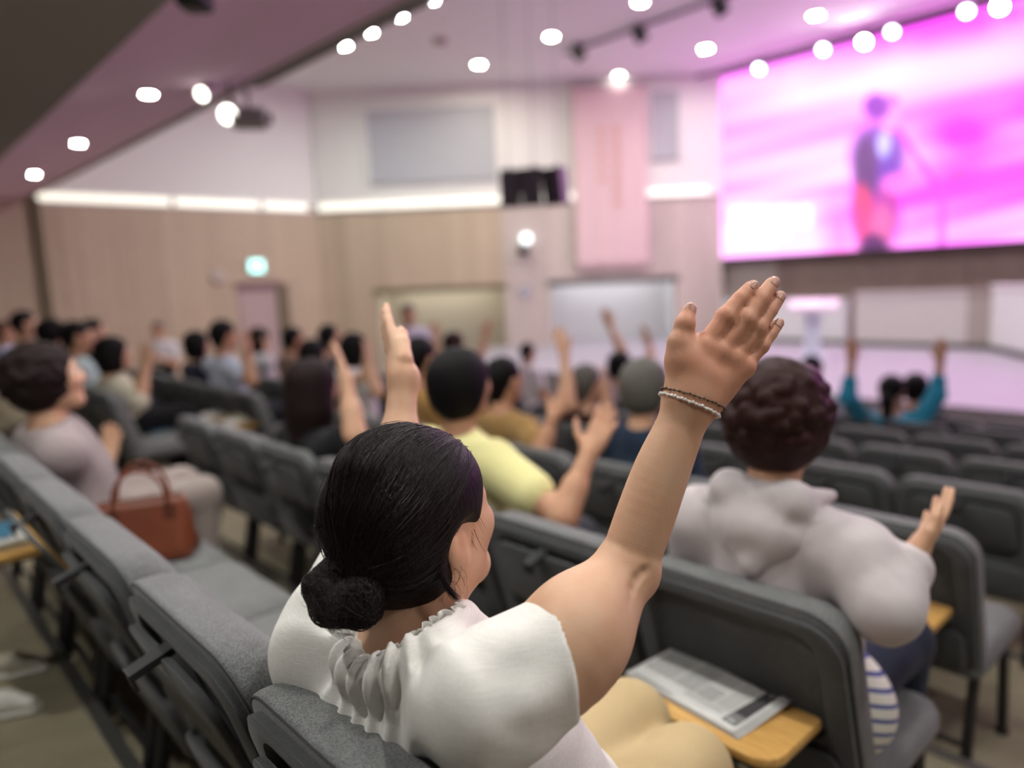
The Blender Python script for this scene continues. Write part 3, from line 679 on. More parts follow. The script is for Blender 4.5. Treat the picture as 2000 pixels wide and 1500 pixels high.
def line(x0, y0, x1, y1, w, c, a=1.0):
    global col
    t = np.clip(((px-x0)*(x1-x0)+(py-y0)*(y1-y0))/((x1-x0)**2+(y1-y0)**2), 0, 1)
    d = np.hypot(px-x0-t*(x1-x0), py-y0-t*(y1-y0)); m = np.clip((w*1.4-d)/(w*0.8), 0, 1)*a
    col = col*(1-m[:, None])+lin(c)[None]*m[:, None]
m = ((px > 1424) & (px < 1588) & (py > 402-0.02*(px-1424)) & (py < 445+(px < 1545)*18+(px < 1515)*18)).astype(float)
col = col*(1-m[:, None])+lin((255, 240, 255))[None]*m[:, None]
line(1752, 250, 1835, 372, 7, (250, 60, 225), 0.8); line(1842, 360, 1838, 492, 7, (205, 80, 205), 0.8)
blob(1872, 342, 48, 26, (240, 60, 150), 0.75, 0.6, -0.35); blob(1900, 300, 22, 14, (245, 80, 190), 0.6, 0.6)
blob(1712, 405, 50, 92, (165, 60, 140), 0.9); blob(1716, 305, 57, 66, (122, 66, 172), 0.95); blob(1690, 330, 24, 66, (100, 60, 110), 0.85)
blob(1727, 283, 13, 26, (190, 200, 255), 0.9); blob(1735, 330, 14, 40, (100, 60, 180), 0.5)
blob(1738, 228, 19, 27, (232, 150, 215)); blob(1712, 208, 27, 27, (140, 50, 175)); blob(1742, 196, 16, 12, (170, 90, 190), 0.8)
blob(1682, 415, 20, 52, (235, 75, 120), 0.85); blob(1750, 360, 28, 20, (240, 120, 200), 0.8); blob(1722, 440, 20, 40, (220, 110, 160), 0.7); blob(1705, 482, 30, 26, (70, 35, 90), 0.9)
blob(1640, 450, 30, 50, (255, 50, 190), 0.6, 0.8)
m_ = np.minimum(col[:, 0], col[:, 2]); gain = 1+0.45*np.clip(m_, 0, 1)**1.5; col = np.stack([col[:, 0]*gain, col[:, 1]*0.95, col[:, 2]*gain], 1)
f = [(j*(NX+1)+i, (j+1)*(NX+1)+i, (j+1)*(NX+1)+i+1, j*(NX+1)+i+1) for j in range(NZ) for i in range(NX)]
sc = empty('video_screen', (SCR_U, 4.5, zb_)); tag(sc, 'huge magenta video wall showing a singer with a guitar', 'screen')
me = mesh(Pw-A(*sc.location), f)
at = me.color_attributes.new('picture', 'FLOAT_COLOR', 'POINT'); at.data.foreach_set('color', np.concatenate([col, np.ones((len(col), 1))], 1).astype(np.float32).ravel())
N = Nodes('screen_picture'); N.b.inputs['Base Color'].default_value = (0.02, 0.02, 0.02, 1); N.b.inputs['Roughness'].default_value = 0.4
an = N.n('ShaderNodeVertexColor', layer_name='picture'); N.l(an.outputs[0], N.b.inputs['Emission Color']); N.b.inputs['Emission Strength'].default_value = SCREEN_GAIN
obj('picture', me, N.m, sc)
cab = build(MB().box(SCR_U+0.01, SCR_U+0.16, VR-0.05, vl+0.03, zb_-0.05, zt_+0.02), 'cabinet', M['black'], sc); cab.location = -sc.location
fr = MB().box(SCR_U-0.03, SCR_U+0.01, vl, vl+0.03, zb_-0.05, zt_+0.02).box(SCR_U-0.03, SCR_U+0.01, VR, vl, zb_-0.05, zb_-0.004)
fo = build(fr, 'frame', M['black'], sc); fo.location = -sc.location

# lectern
lc = bpz(1586, 700, STAGE_Z)
le = empty('lectern', lc, math.pi+0.38); tag(le, 'slim white lectern with wide sloping top on the stage', 'lectern')
M['lectern_white'] = principled('lectern_white', (0.70, 0.74, 0.85), 0.25)
build(MB().slab(0.5, 0.42, 0.06, [(0, 0.0), (0.02, 0), (0.03, 0.01)], lambda q: (q[2], q[1], q[0])), 'base', M['lectern_white'], le, auto=40)
build(MB().slab(0.26, 0.12, 0.02, [(0.03, 0), (0.86, 0)], lambda q: (q[2], q[1], q[0])), 'column', M['lectern_white'], le, auto=40)
build(MB().slab(0.80, 0.42, 0.10, [(0.0, 0.01), (0.01, 0), (0.10, 0), (0.11, 0.012)], lambda q: (q[2], q[1], 0.84+q[0]-0.28*q[2])), 'desk_top', principled('desk_top', (0.85, 0.72, 0.84), 0.3), le, auto=40)
build(MB().tube([(0.1, 0.2, 0.95), (0.0, 0.2, 1.1), (-0.12, 0.16, 1.2)], 0.008, 6), 'microphone', M['black_metal'], le)
# ---------------------------------------------------------------- linked church chairs
CW = 0.53; TOP = 0.877; REC = 0.30
def lean(q): return (q[0]+(TOP-q[2])*REC, q[1], q[2])
def chair_meshes():
    D = {}
    def fin(mb, mat, auto=45):
        me = fix_normals(mb.me('chair_part')); me.materials.append(mat)
        me.polygons.foreach_set('use_smooth', [True]*len(me.polygons))
        try: me.set_sharp_from_angle(angle=math.radians(auto))
        except Exception: pass
        return me
    # back cushion with rounded shoulders, front face bulging a little
    zc, hh = 0.632, 0.49
    lay = [(0.0, 0.008), (0.004, 0.002), (0.012, 0.0), (0.045, 0.0), (0.070, 0.004), (0.088, 0.016), (0.098, 0.040), (0.103, 0.09)]
    D['back_cushion'] = fin(MB().slab(CW-0.012, hh, 0.085, lay, lambda q: lean((q[0], q[1], zc+q[2])), 7, 0.05), M['back_fabric'], 60)
    # piping round the rear edge
    w, h, r = CW-0.02, hh-0.012, 0.08
    pts = []
    for (sx, a0) in ((1, 0), (-1, PI/2)):
        for k in range(8):
            t = a0+PI/2*k/7; pts.append(lean((0.002, sx*(w/2-r)+r*math.cos(t), zc+h/2-r+r*math.sin(t))))
    pts = [lean((0.002, w/2, zc-h/2+0.06))]+pts+[lean((0.002, -w/2, zc-h/2+0.06))]
    D['piping'] = fin(MB().tube(pts, 0.0022, 5), M['piping'])
    # rear panel: outer shell with a sunk bay for the folding tray
    def ring(w0, h0, r0, w1, h1, r1, dz1, x0, x1, x2):
        mb = MB(); n = 6
        def ol(w, h, r, dz):
            return [(sx*(w/2-r)+r*math.cos(a0+PI/2*k/n), zc+dz+sz*(h/2-r)+r*math.sin(a0+PI/2*k/n)) for (sx, sz, a0) in ((1, 1, 0), (-1, 1, PI/2), (-1, -1, PI), (1, -1, 1.5*PI)) for k in range(n+1)]
        L = [(x0, ol(w0, h0, r0, -0.012)), (x1, ol(w0, h0, r0, -0.012)), (x1-0.004, ol(w0-0.016, h0-0.016, r0-0.006, -0.012)), (x1-0.004, ol(w1, h1, r1, dz1)), (x2, ol(w1-0.012, h1-0.012, r1-0.004, dz1))]
        N_ = 4*(n+1); v = []; f = []
        for x, o in L: v += [lean((x, y, z)) for y, z in o]
        for i in range(len(L)-1):
            for k in range(N_):
                k2 = (k+1) % N_; f.append((i*N_+k, i*N_+k2, (i+1)*N_+k2, (i+1)*N_+k))
        f.append(tuple((len(L)-1)*N_+k for k in range(N_)))
        return mb.add(v, f)
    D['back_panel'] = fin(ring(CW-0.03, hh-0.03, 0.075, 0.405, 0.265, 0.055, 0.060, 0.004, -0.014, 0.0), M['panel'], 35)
    # lower skirt of the rear panel
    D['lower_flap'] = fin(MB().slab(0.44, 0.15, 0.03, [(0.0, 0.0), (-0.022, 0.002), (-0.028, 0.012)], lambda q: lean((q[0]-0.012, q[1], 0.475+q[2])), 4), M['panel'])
    # folded tray leaning out of the bay, and the strap that holds it
    LEAN = [0.014]
    def tray_fold(q):   # q=(t, a, b): t thickness outwards, a along width, b up from the hinge
        b = q[2]+0.095; out = -0.012-LEAN[0]*(b/0.19)-q[0]
        return lean((out, q[1], 0.622+b))
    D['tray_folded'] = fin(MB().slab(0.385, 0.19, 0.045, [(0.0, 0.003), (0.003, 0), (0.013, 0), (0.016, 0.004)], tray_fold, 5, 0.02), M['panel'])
    LEAN[0] = 0.050
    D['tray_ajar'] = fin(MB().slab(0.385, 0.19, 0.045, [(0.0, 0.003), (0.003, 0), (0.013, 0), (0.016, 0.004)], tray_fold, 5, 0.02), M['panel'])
    D['tray_face'] = fin(MB().slab(0.37, 0.175, 0.04, [(-0.004, 0.002), (0.0, 0)], tray_fold, 5, 0.02), M['tray_wood'])
    D['strap'] = fin(MB().box(-0.088, 0.0, -0.016, 0.016, 0.0, 0.012, M=lambda q: lean((q[0]-0.002, q[1], 0.817+q[2]+0.30*q[0]))).box(-0.090, -0.084, -0.016, 0.016, -0.018, 0.012, M=lambda q: lean((q[0]-0.002, q[1], 0.817+q[2]-0.026))), M['black_strap'])
    # open tray
    zt = 0.628; xt = (TOP-zt)*REC-0.015
    D['tray_top'] = fin(MB().slab(0.39, 0.205, 0.05, [(0.0, 0.0), (0.004, -0.001), (0.014, -0.001), (0.018, 0.001), (0.019, 0.004)], lambda q: (xt-0.1025-q[2], q[1], zt+q[0]-0.019), 6, 0.012), M['tray_wood'], 40)
    D['tray_frame'] = fin(MB().slab(0.385, 0.20, 0.05, [(0.0, 0.012), (0.003, 0.002), (0.010, 0.0), (0.011, 0.004)], lambda q: (xt-0.1025-q[2], q[1], zt+q[0]-0.031), 6, 0.012).tube([(xt-0.01, -0.12, zt-0.03), (xt+0.02, -0.12, zt-0.11)], 0.008, 6).tube([(xt-0.01, 0.12, zt-0.03), (xt+0.02, 0.12, zt-0.11)], 0.008, 6), M['black_metal'], 40)
    D['tray_latch'] = fin(MB().lathe([(0.006, 0.0), (0.006, 0.004), (0.003, 0.006)], c=(xt-0.206, 0.0, zt-0.010), axis=(-1, 0, 0), n=10), M['black_metal'])
    # seat
    def seat_map(q):    # q=(t up, a across, b front/back)
        return (0.365-q[2], q[1], 0.372+q[0]-0.012*max(0, -q[2]*0-0.0))
    lay = [(0.0, 0.025), (0.008, 0.008), (0.022, 0.0), (0.055, 0.0), (0.075, 0.008), (0.088, 0.026), (0.094, 0.06), (0.097, 0.12)]
    D['seat'] = fin(MB().slab(CW-0.008, 0.48, 0.055, lay, seat_map, 5, 0.06), M['seat_fabric'], 60)
    # legs and frame
    def leg(x0, z0, x1, y): return MB().tube([(x0, y, z0), (x1, y, 0.012)], 0.017, 8, flat=1.25).lathe([(0.022, 0.0), (0.022, 0.014), (0.018, 0.02)], c=(x1, y, 0), n=10)
    D['leg_rear'] = [fin(leg(0.20, 0.40, 0.12, s*0.225), M['black_metal']) for s in (-1, 1)]
    D['leg_front'] = [fin(leg(0.52, 0.38, 0.555, s*0.225), M['black_metal']) for s in (-1, 1)]
    fr = MB()
    for s in (-1, 1):
        fr.tube([(0.16, s*0.225, 0.60), (0.20, s*0.225, 0.40), (0.24, s*0.225, 0.365), (0.54, s*0.225, 0.365)], 0.014, 8)
    fr.tube([(0.22, -0.225, 0.36), (0.22, 0.225, 0.36)], 0.012, 6).tube([(0.52, -0.225, 0.36), (0.52, 0.225, 0.36)], 0.012, 6).tube([(0.16, -0.235, 0.14), (0.16, 0.235, 0.14)], 0.010, 6)
    D['frame'] = fin(fr, M['black_metal'])
    return D
CH = chair_meshes()
def link(name, me, parent):
    o = bpy.data.objects.new(name, me); COL.objects.link(o); o.parent = parent; return o
def chair(u, v, z, label, group, tray='strap', far=False, ajar=False):
    t = empty('church_chair', (u, v, z)); tag(t, label, 'chair', group)
    pp = {nm: link(nm, CH[nm], t) for nm in ('back_cushion', 'back_panel', 'seat', 'frame')}
    if not far: link('piping', CH['piping'], pp['back_cushion']); link('lower_flap', CH['lower_flap'], pp['back_panel'])
    for me in CH['leg_rear']+CH['leg_front']: link('leg', me, t)
    if tray == 'strap':
        q = link('tray', CH['tray_ajar' if ajar else 'tray_folded'], t)
        if ajar: link('wood_face', CH['tray_face'], q)
        link('strap', CH['strap'], t)
    elif tray == 'open':
        link('tray_frame', CH['tray_frame'], t); q = link('tray_top', CH['tray_top'], t); link('latch', CH['tray_latch'], q)
    return t
ROW_V0 = {1: 0.413, 2: 0.531, 3: 0.58, 4: 0.635, 5: 0.68, 6: 0.714, 7: 0.75, 8: 0.78}
ORDW = ['first', 'second', 'third', 'fourth', 'fifth', 'sixth', 'seventh', 'eighth', 'ninth', 'tenth']
ROWN = {1: 'white blouse row', 2: 'hooded jacket row', 3: 'mustard brown top row',
        4: 'fourth row counted from the white blouse row', 5: 'fifth row counted from the white blouse row', 6: 'sixth row counted from the white blouse row',
        7: 'row of the person in bright blue', 8: 'row just beyond the person in bright blue'}
OPEN1 = {(2, 0): 'open', (1, 4): 'open', (3, 0): 'open'}
NOTE = {(2, 0): 'grey chair whose open oak tray holds the newspaper, right end of the hooded row',
        (3, 0): 'grey chair with empty open oak tray beside the hand of the hooded woman',
        (1, 4): 'grey chair with books on its open tray and handbag on its seat',
        (1, 0): 'grey chair on which the woman in the white blouse sits, right end of her row',
        (1, 3): 'grey chair with folded tray showing its oak edge, fourth from right in white blouse row',
        (1, 1): 'empty grey chair between the white blouse woman and the handbag, strap on its back'}
for i in range(1, 9):
    for k in range(7):
        v = ROW_V0[i]+CW*(k+0.5)
        lb = NOTE.get((i, k), 'grey chair, %s from right in the %s' % (ORDW[k], ROWN[i]))
        chair(ROW_U[i], v, ROW_Z[i], lb, 'linked chairs of the right block, row %d' % i, OPEN1.get((i, k), 'strap'), far=i > 4, ajar=(i, k) == (1, 3))
# block beyond the aisle
V2 = {2: 5.62, 3: 5.50, 4: 5.55, 5: 5.6, 6: 5.65}
for i in range(2, 7):
    for k in range(8 if i < 4 else 6):
        v = V2[i]+CW*(k+0.5)
        chair(ROW_U[i], v, ROW_Z[i], 'grey chair across the aisle, %s seat in from it, level with the %s' % (ORDW[k], {2: 'hooded jacket row', 3: 'mustard top row', 4: 'fourth row ahead', 5: 'fifth row ahead', 6: 'sixth row ahead'}[i]), 'linked chairs beyond the aisle, row %d' % i, 'open' if (i, k) in ((3, 0), (3, 1)) else 'strap', far=True)
# ---------------------------------------------------------------- people
def skin(name, c, bump=0.12):
    N = Nodes(name); b = N.b; b.inputs['Roughness'].default_value = 0.5; b.inputs['Specular IOR Level'].default_value = 0.35
    b.inputs['Subsurface Weight'].default_value = 0.08; b.inputs['Subsurface Radius'].default_value = (0.010, 0.004, 0.002); b.inputs['Subsurface Scale'].default_value = 1.0
    co = N.n('ShaderNodeTexCoord'); t = N.n('ShaderNodeTexNoise', i_Scale=22.0, i_Detail=5.0); N.l(co.outputs['Object'], t.inputs['Vector'])
    cr = N.n('ShaderNodeValToRGB'); cr.color_ramp.elements[0].position = 0.3; cr.color_ramp.elements[1].position = 0.72
    cr.color_ramp.elements[0].color = (c[0]*0.95, c[1]*0.84, c[2]*0.80, 1); cr.color_ramp.elements[1].color = (*c, 1); N.l(t.outputs[0], cr.inputs[0]); N.l(cr.outputs[0], b.inputs['Base Color'])
    v = N.n('ShaderNodeTexVoronoi', i_Scale=650.0); N.l(co.outputs['Object'], v.inputs['Vector'])
    bp = N.n('ShaderNodeBump', i_Strength=bump); bp.inputs['Distance'].default_value = 0.0006; N.l(v.outputs['Distance'], bp.inputs['Height']); N.l(bp.outputs[0], b.inputs['Normal'])
    return N.m
def hair_mat(name, c, rough=0.6, strands=(260, 0.5), spec=0.12):
    N = Nodes(name); b = N.b; b.inputs['Roughness'].default_value = rough; b.inputs['Specular IOR Level'].default_value = spec
    co = N.n('ShaderNodeTexCoord'); t = N.n('ShaderNodeTexNoise', i_Scale=strands[0], i_Detail=3.0)
    mp = N.n('ShaderNodeMapping'); mp.inputs['Scale'].default_value = (1, 1, 0.18); N.l(co.outputs['Object'], mp.inputs[0]); N.l(mp.outputs[0], t.inputs['Vector'])
    mr = N.n('ShaderNodeMapRange'); mr.inputs[3].default_value = 0.5; mr.inputs[4].default_value = 1.5; N.l(t.outputs[0], mr.inputs[0])
    s = N.n('ShaderNodeVectorMath', operation='SCALE'); s.inputs[0].default_value = c; N.l(mr.outputs[0], s.inputs['Scale']); N.l(s.outputs[0], b.inputs['Base Color'])
    bp = N.n('ShaderNodeBump', i_Strength=strands[1]); bp.inputs['Distance'].default_value = 0.003; N.l(t.outputs[0], bp.inputs['Height']); N.l(bp.outputs[0], b.inputs['Normal'])
    return N.m
M['skin'] = skin('skin', (0.60, 0.375, 0.245))
M['skin_tan'] = skin('skin_tan', (0.50, 0.285, 0.175))
M['skin_pale'] = skin('skin_pale', (0.66, 0.44, 0.32))
M['hair_black'] = hair_mat('hair_black', (0.006, 0.005, 0.0055))
M['hair_dark_brown'] = hair_mat('hair_dark_brown', (0.013, 0.007, 0.0065))
M['hair_red_brown'] = hair_mat('hair_red_brown', (0.026, 0.010, 0.009), 0.5)
M['hair_grey'] = hair_mat('hair_grey', (0.11, 0.105, 0.092), 0.55)
M['hair_brown'] = hair_mat('hair_brown', (0.10, 0.045, 0.03), 0.5)
M['eye_white'] = principled('eye_white', (0.75, 0.72, 0.70), 0.2)
M['lips'] = principled('lips', (0.45, 0.17, 0.14), 0.45)
CLOTH = {}
def cloth(c, kind='linen'):
    key = tuple(c)
    if key not in CLOTH: CLOTH[key] = linen('cloth_%d' % len(CLOTH), c, 500, 0.06, 0.15)
    return CLOTH[key]
def ridge(freq, seed=1, stretch=(1, 1, 1), n=5):
    r = np.random.default_rng(seed); ds = r.normal(size=(n, 3)); ds /= np.linalg.norm(ds, axis=1)[:, None]; ds = ds*np.asarray(stretch); fs = freq*r.uniform(0.6, 1.4, n); ph = r.uniform(0, 6.28, n); w = noise_fn(freq*0.35, 5, seed+50)
    def fn(p):
        b = w(p)*1.6; s_ = 0
        for d, f_, q in zip(ds, fs, ph): s_ = s_+(1-2*np.abs(np.sin((p@d*f_+q+b)*0.5))**0.7)
        return s_/n
    return fn
def head_frame(yaw, pitch=0.0, roll=0.0): return rot_z(yaw)@rot_y(-pitch)@rot_x(roll)
def head_prims(C, R, s=1.0, ears=True):
    L = lambda *p: C+R@(A(*p)*s)
    E_ = lambda c, r, k: ell(L(*c), A(*r)*s, R, k*s)
    q = [E_((-0.012, 0, 0.030), (0.096, 0.076, 0.084), 0.03), E_((0.022, 0, -0.030), (0.066, 0.061, 0.082), 0.05),
         cone(L(0.0, 0.045, -0.055), L(0.058, 0.018, -0.098), 0.022*s, 0.018*s, 0.035*s), cone(L(0.0, -0.045, -0.055), L(0.058, -0.018, -0.098), 0.022*s, 0.018*s, 0.035*s),
         ell(L(0.068, 0, -0.100), A(0.019, 0.022, 0.017)*s, R, 0.025*s),
         cone(L(0.084, 0, 0.012), L(0.104, 0, -0.028), 0.007*s, 0.0125*s, 0.018*s), ell(L(0.097, 0.010, -0.034), A(0.010, 0.009, 0.008)*s, R, 0.010*s), ell(L(0.097, -0.010, -0.034), A(0.010, 0.009, 0.008)*s, R, 0.010*s),
         E_((0.060, 0.036, -0.026), (0.026, 0.024, 0.024), 0.03), E_((0.060, -0.036, -0.026), (0.026, 0.024, 0.024), 0.03),
         cone(L(0.080, 0.014, 0.020), L(0.066, 0.046, 0.018), 0.010*s, 0.009*s, 0.022*s), cone(L(0.080, -0.014, 0.020), L(0.066, -0.046, 0.018), 0.010*s, 0.009*s, 0.022*s),
         E_((0.086, 0, -0.058), (0.011, 0.021, 0.006), 0.012), E_((0.084, 0, -0.068), (0.011, 0.018, 0.007), 0.012)]
    for sy in (1, -1):
        q.append(dict(ell(L(0.092, sy*0.031, 0.002), A(0.014, 0.017, 0.011)*s, R, 0.014*s), op='s'))
        if ears:
            q += [ell(L(-0.010, sy*0.079, -0.012), A(0.021, 0.010, 0.034)*s, R@rot_z(-sy*0.35), 0.008*s), ell(L(-0.002, sy*0.074, -0.038), A(0.010, 0.006, 0.012)*s, R, 0.008*s),
                  dict(ell(L(-0.006, sy*0.092, -0.006), A(0.011, 0.007, 0.019)*s, R@rot_z(-sy*0.35), 0.006*s), op='s')]
    return q
def hand_prims(W, D, N_, T, s=1.0, curl=0.15, spread=0.10, thumb=0.6, k=0.004):
    """W wrist, D towards the fingers, N_ out of the palm, T towards the thumb"""
    D = unit(D); N_ = unit(N_-D*np.dot(N_, D)); T = T-D*np.dot(T, D)-N_*np.dot(T, N_); T = unit(T)
    L = lambda d, t, n: W+(D*d+T*t+N_*n)*s
    q = [cone(W, L(0.03, 0.0, 0), 0.024*s, 0.024*s, 0.02*s)]
    base = [(0.088, 0.028), (0.092, 0.0085), (0.086, -0.011), (0.076, -0.028)]
    ln = [(0.040, 0.024, 0.020), (0.044, 0.027, 0.021), (0.040, 0.025, 0.020), (0.031, 0.019, 0.018)]
    for (d, t), seg, i in zip(base, ln, range(4)):
        q.append(cone(L(0.012, t*0.55, 0.0), L(d, t, 0.0), 0.0145*s, 0.0105*s, 0.012*s))
    q.append(ell(L(0.05, 0.0, 0.004), A(0.042, 0.036, 0.013)*s, np.stack([D, T, N_], 1), 0.012*s))
    for (d, t), seg, i in zip(base, ln, range(4)):
        p = L(d, t, 0.0); a = curl*0.5; sp = spread*(1.2-0.8*i)
        rr = (0.0098, 0.0090, 0.0082, 0.0070) if i < 3 else (0.0086, 0.0078, 0.0072, 0.0062)
        for j, l in enumerate(seg):
            dirn = unit((D*math.cos(a)+N_*math.sin(a))*math.cos(sp)+T*math.sin(sp)); p2 = p+dirn*l*s
            q.append(cone(p, p2, rr[j]*s, rr[j+1]*s, k*s)); p = p2; a += curl*(1.0+0.3*j)
    p = L(0.018, 0.026, 0.006); a = thumb
    for l, r0, r1 in ((0.042, 0.0145, 0.0115), (0.032, 0.0112, 0.0098), (0.027, 0.0098, 0.0078)):
        dirn = unit(D*math.cos(a)+T*math.sin(a)+N_*0.18); p2 = p+dirn*l*s; q.append(cone(p, p2, r0*s, r1*s, 0.008*s)); p = p2; a -= 0.22
    return q
def hair_prims(style, C, R, s=1.0, rng=None):
    L = lambda *p: C+R@(A(*p)*s)
    E_ = lambda c, r, k=0.03: ell(L(*c), A(*r)*s, R, k*s)
    face = [dict(E_((0.075, 0, -0.055), (0.062, 0.072, 0.098), 0.02), op='s')]
    if style == 'short':
        return [E_((-0.016, 0, 0.036), (0.104, 0.085, 0.090)), cone(L(-0.06, 0.0, -0.01), L(-0.05, 0, -0.075), 0.055*s, 0.046*s, 0.04*s)]+face
    if style == 'cap':      # full rounded short cut, nape covered
        return [E_((-0.018, 0, 0.034), (0.116, 0.096, 0.096)), E_((-0.036, 0, -0.035), (0.088, 0.090, 0.085), 0.05)]+face
    if style == 'bob':
        return [E_((-0.018, 0, 0.034), (0.112, 0.094, 0.094)), E_((-0.030, 0, -0.06), (0.092, 0.098, 0.10), 0.06)]+face
    if style == 'long':
        return [E_((-0.018, 0, 0.034), (0.112, 0.092, 0.094)), E_((-0.035, 0, -0.06), (0.085, 0.096, 0.11), 0.06), cone(L(-0.05, 0.0, -0.1), L(-0.075, 0, -0.30), 0.085*s, 0.065*s, 0.07*s), cone(L(-0.04, 0.05, -0.1), L(-0.05, 0.06, -0.30), 0.04*s, 0.03*s, 0.05*s), cone(L(-0.04, -0.05, -0.1), L(-0.05, -0.06, -0.27), 0.04*s, 0.03*s, 0.05*s)]+face
    if style == 'ponytail':
        return [E_((-0.016, 0, 0.036), (0.106, 0.086, 0.091)), cone(L(-0.105, 0, 0.0), L(-0.13, 0, -0.04), 0.035*s, 0.04*s, 0.02*s), cone(L(-0.13, 0, -0.04), L(-0.11, 0, -0.26), 0.042*s, 0.026*s, 0.03*s)]+face
    if style == 'curly':
        rng = rng or np.random.default_rng(4); q = [E_((-0.022, 0, 0.034), (0.114, 0.100, 0.096)), E_((-0.036, 0, -0.035), (0.092, 0.100, 0.082), 0.05)]
        for _ in range(420):
            d = unit(rng.normal(size=3)); d[2] = d[2] if d[2] > -0.6 else -d[2]
            c = A(-0.028, 0, 0.008)+d*A(0.112, 0.103, 0.108)
            if (c[0] > 0.045 and c[2] < 0.05) or c[2] < -0.098: continue
            q.append(E_(c, rng.uniform(0.007, 0.017)*np.ones(3), 0.005))
        return q+face
    return face
def put(name, prims, h, mat, root, warp=None, amp=0.0):
    me = sdf_mesh(prims, h, name, warp, amp)
    o = obj(name, me, mat, root); o.location = -Vector(root.location)
    return o
PEOPLE = {}
def person(label, head, yaw=0.0, pitch=0.05, s=1.0, floor=0.0, hair=('short', 'hair_black'), skin_m='skin', shirt=(0.5, 0.5, 0.5), sleeve='short', trousers=(0.03, 0.03, 0.04),
           arms=(None, None), hands=(None, None), h=0.011, body_yaw=0.0, standing=False, seat=None, lean=0.0, broad=1.0, group=None, sleeve_col=None, glasses=False, skirt=False, fold=0.006, puff=1.0, hem=None, foldf=55, drop=0.045, foldz=0.3):
    """arms[i] = (elbow, wrist) in the room or None (hands on the lap); hands[i] = (finger direction, palm normal, thumb direction, curl); i = 0 left, 1 right"""
    if h >= 0.0105: s *= 1.08
    C = np.asarray(head, float); R = head_frame(yaw, pitch); Bz = rot_z(body_yaw); f, l = Bz@A(1, 0, 0), Bz@A(0, 1, 0); up = A(0, 0, 1)
    zs = floor+0.47
    nb = C+R@(A(-0.045, 0, -0.150)*s)+up*(-0.045*s)
    if standing: pel = A(nb[0], nb[1], 0)-f*lean; pel[2] = max(floor+0.86*s, nb[2]-0.56*s)
    else: pel = A(nb[0], nb[1], 0)+f*(0.06+lean); pel[2] = zs+0.085
    root = empty('person', (pel[0], pel[1], floor)); tag(root, label, 'person', group)
    sh = [nb+l*0.165*s*broad-up*drop*s, nb-l*0.165*s*broad-up*drop*s]
    t = pel-nb
    TR = np.stack([f, l, up], 1)
    torso = [ell(nb+t*0.34+f*0.01, A(0.105, 0.150*broad, 0.17)*s, TR, 0.06), ell(nb+t*0.68+f*0.015, A(0.105*broad, 0.142*broad, 0.16)*s, TR, 0.08), ell(pel, A(0.125, 0.172*broad, 0.115)*s, TR, 0.08)]
    for S_ in sh: torso.append(cone(nb-up*0.015*s, S_, 0.050*s, 0.056*s, 0.05))
    neck = [cone(C+R@(A(-0.025, 0, -0.055)*s), nb, 0.050*s, 0.058*s, 0.03)]
    armp, handp, slv = [], [], []
    for i, sg in enumerate((1, -1)):
        if arms[i] is None:
            E = sh[i]+l*sg*0.045-up*0.25*s+f*0.06; W = pel+f*0.30+l*sg*0.05+up*0.075
            hd = (f-up*0.15-l*sg*0.5, -up, -l*sg+f*0.2, 0.35)
        else:
            E, W = (np.asarray(q, float) for q in arms[i]); hd = hands[i] or (unit(W-E), f, -l*sg, 0.15)
        E, W = np.asarray(E), np.asarray(W)
        a = [cone(sh[i], E, 0.050*s, 0.042*s, 0.03), cone(E, W, 0.041*s, 0.0265*s, 0.025), cone(E, E+(W-E)*0.45, 0.040*s, 0.041*s, 0.02)]
        armp += a
        if hd != 'none': handp += hand_prims(W, hd[0], hd[1], hd[2], s*0.98, hd[3], thumb=hd[4] if len(hd) > 4 else 0.6)
        g = grow([cone(sh[i], E, 0.055*s*(0.5+0.5*puff), 0.050*s*puff, 0.04)], 0.014)
        if sleeve == 'long':
            g += grow([cone(E, E+(W-E)*0.82, 0.048*s*puff, 0.034*s*puff, 0.03)], 0.010)
            if puff > 1: g += [cone(E+(W-E)*0.84, E+(W-E)*0.93, 0.036*s, 0.036*s, 0.01)]
        elif sleeve == 'three': g += grow([cone(E, E+(W-E)*0.45, 0.046*s, 0.042*s, 0.03)], 0.010)
        elif sleeve == 'elbow': g = grow([cone(sh[i], sh[i]+(E-sh[i])*0.95, 0.058*s, 0.056*s, 0.04)], 0.014)
        elif sleeve == 'short': g = grow([cone(sh[i], sh[i]+(E-sh[i])*0.55, 0.060*s, 0.058*s, 0.04)], 0.016)
        slv += g
    hips = [pel+l*0.085*s, pel-l*0.085*s]; legp, shoes = [], []
    for i, sg in enumerate((1, -1)):
        if standing: K = hips[i]-up*(pel[2]-floor)*0.48+f*0.02; An = A(hips[i][0], hips[i][1], floor+0.085)
        else: K = hips[i]+f*0.40*s+l*sg*0.03+up*0.005; An = A(K[0], K[1], floor+0.085)-f*0.03
        legp += [cone(hips[i], K, 0.080*s, 0.056*s, 0.04), cone(K, An, 0.054*s, 0.036*s, 0.03)]
        shoes.append([cone(An-up*0.045, An+f*0.15-up*0.055, 0.036, 0.028, 0.02), ell(An-up*0.02, (0.045, 0.038, 0.05), TR, 0.02)])
    body = torso+neck+armp+handp+legp+head_prims(C, R, s)
    put('body', body, h, M[skin_m], root)
    folds = ridge(foldf, int(abs(C[1])*100) % 50+2, (1, 1, foldz))
    top_cut = nb+up*0.045*s
    up_shirt = grow(torso, 0.014)+[cone(nb+up*0.012, nb-up*0.03, 0.066*s, 0.075*s, 0.03), cut(top_cut, unit(up*0.93-f*0.28))]+slv
    if hem is not None: up_shirt.append(cut(A(0, 0, hem), unit(A(0.0, -0.12, -1))))
    put('top', up_shirt, h, cloth(shirt), root, lambda p: fold*(0.25+0.6*folds(p)), 0.012)
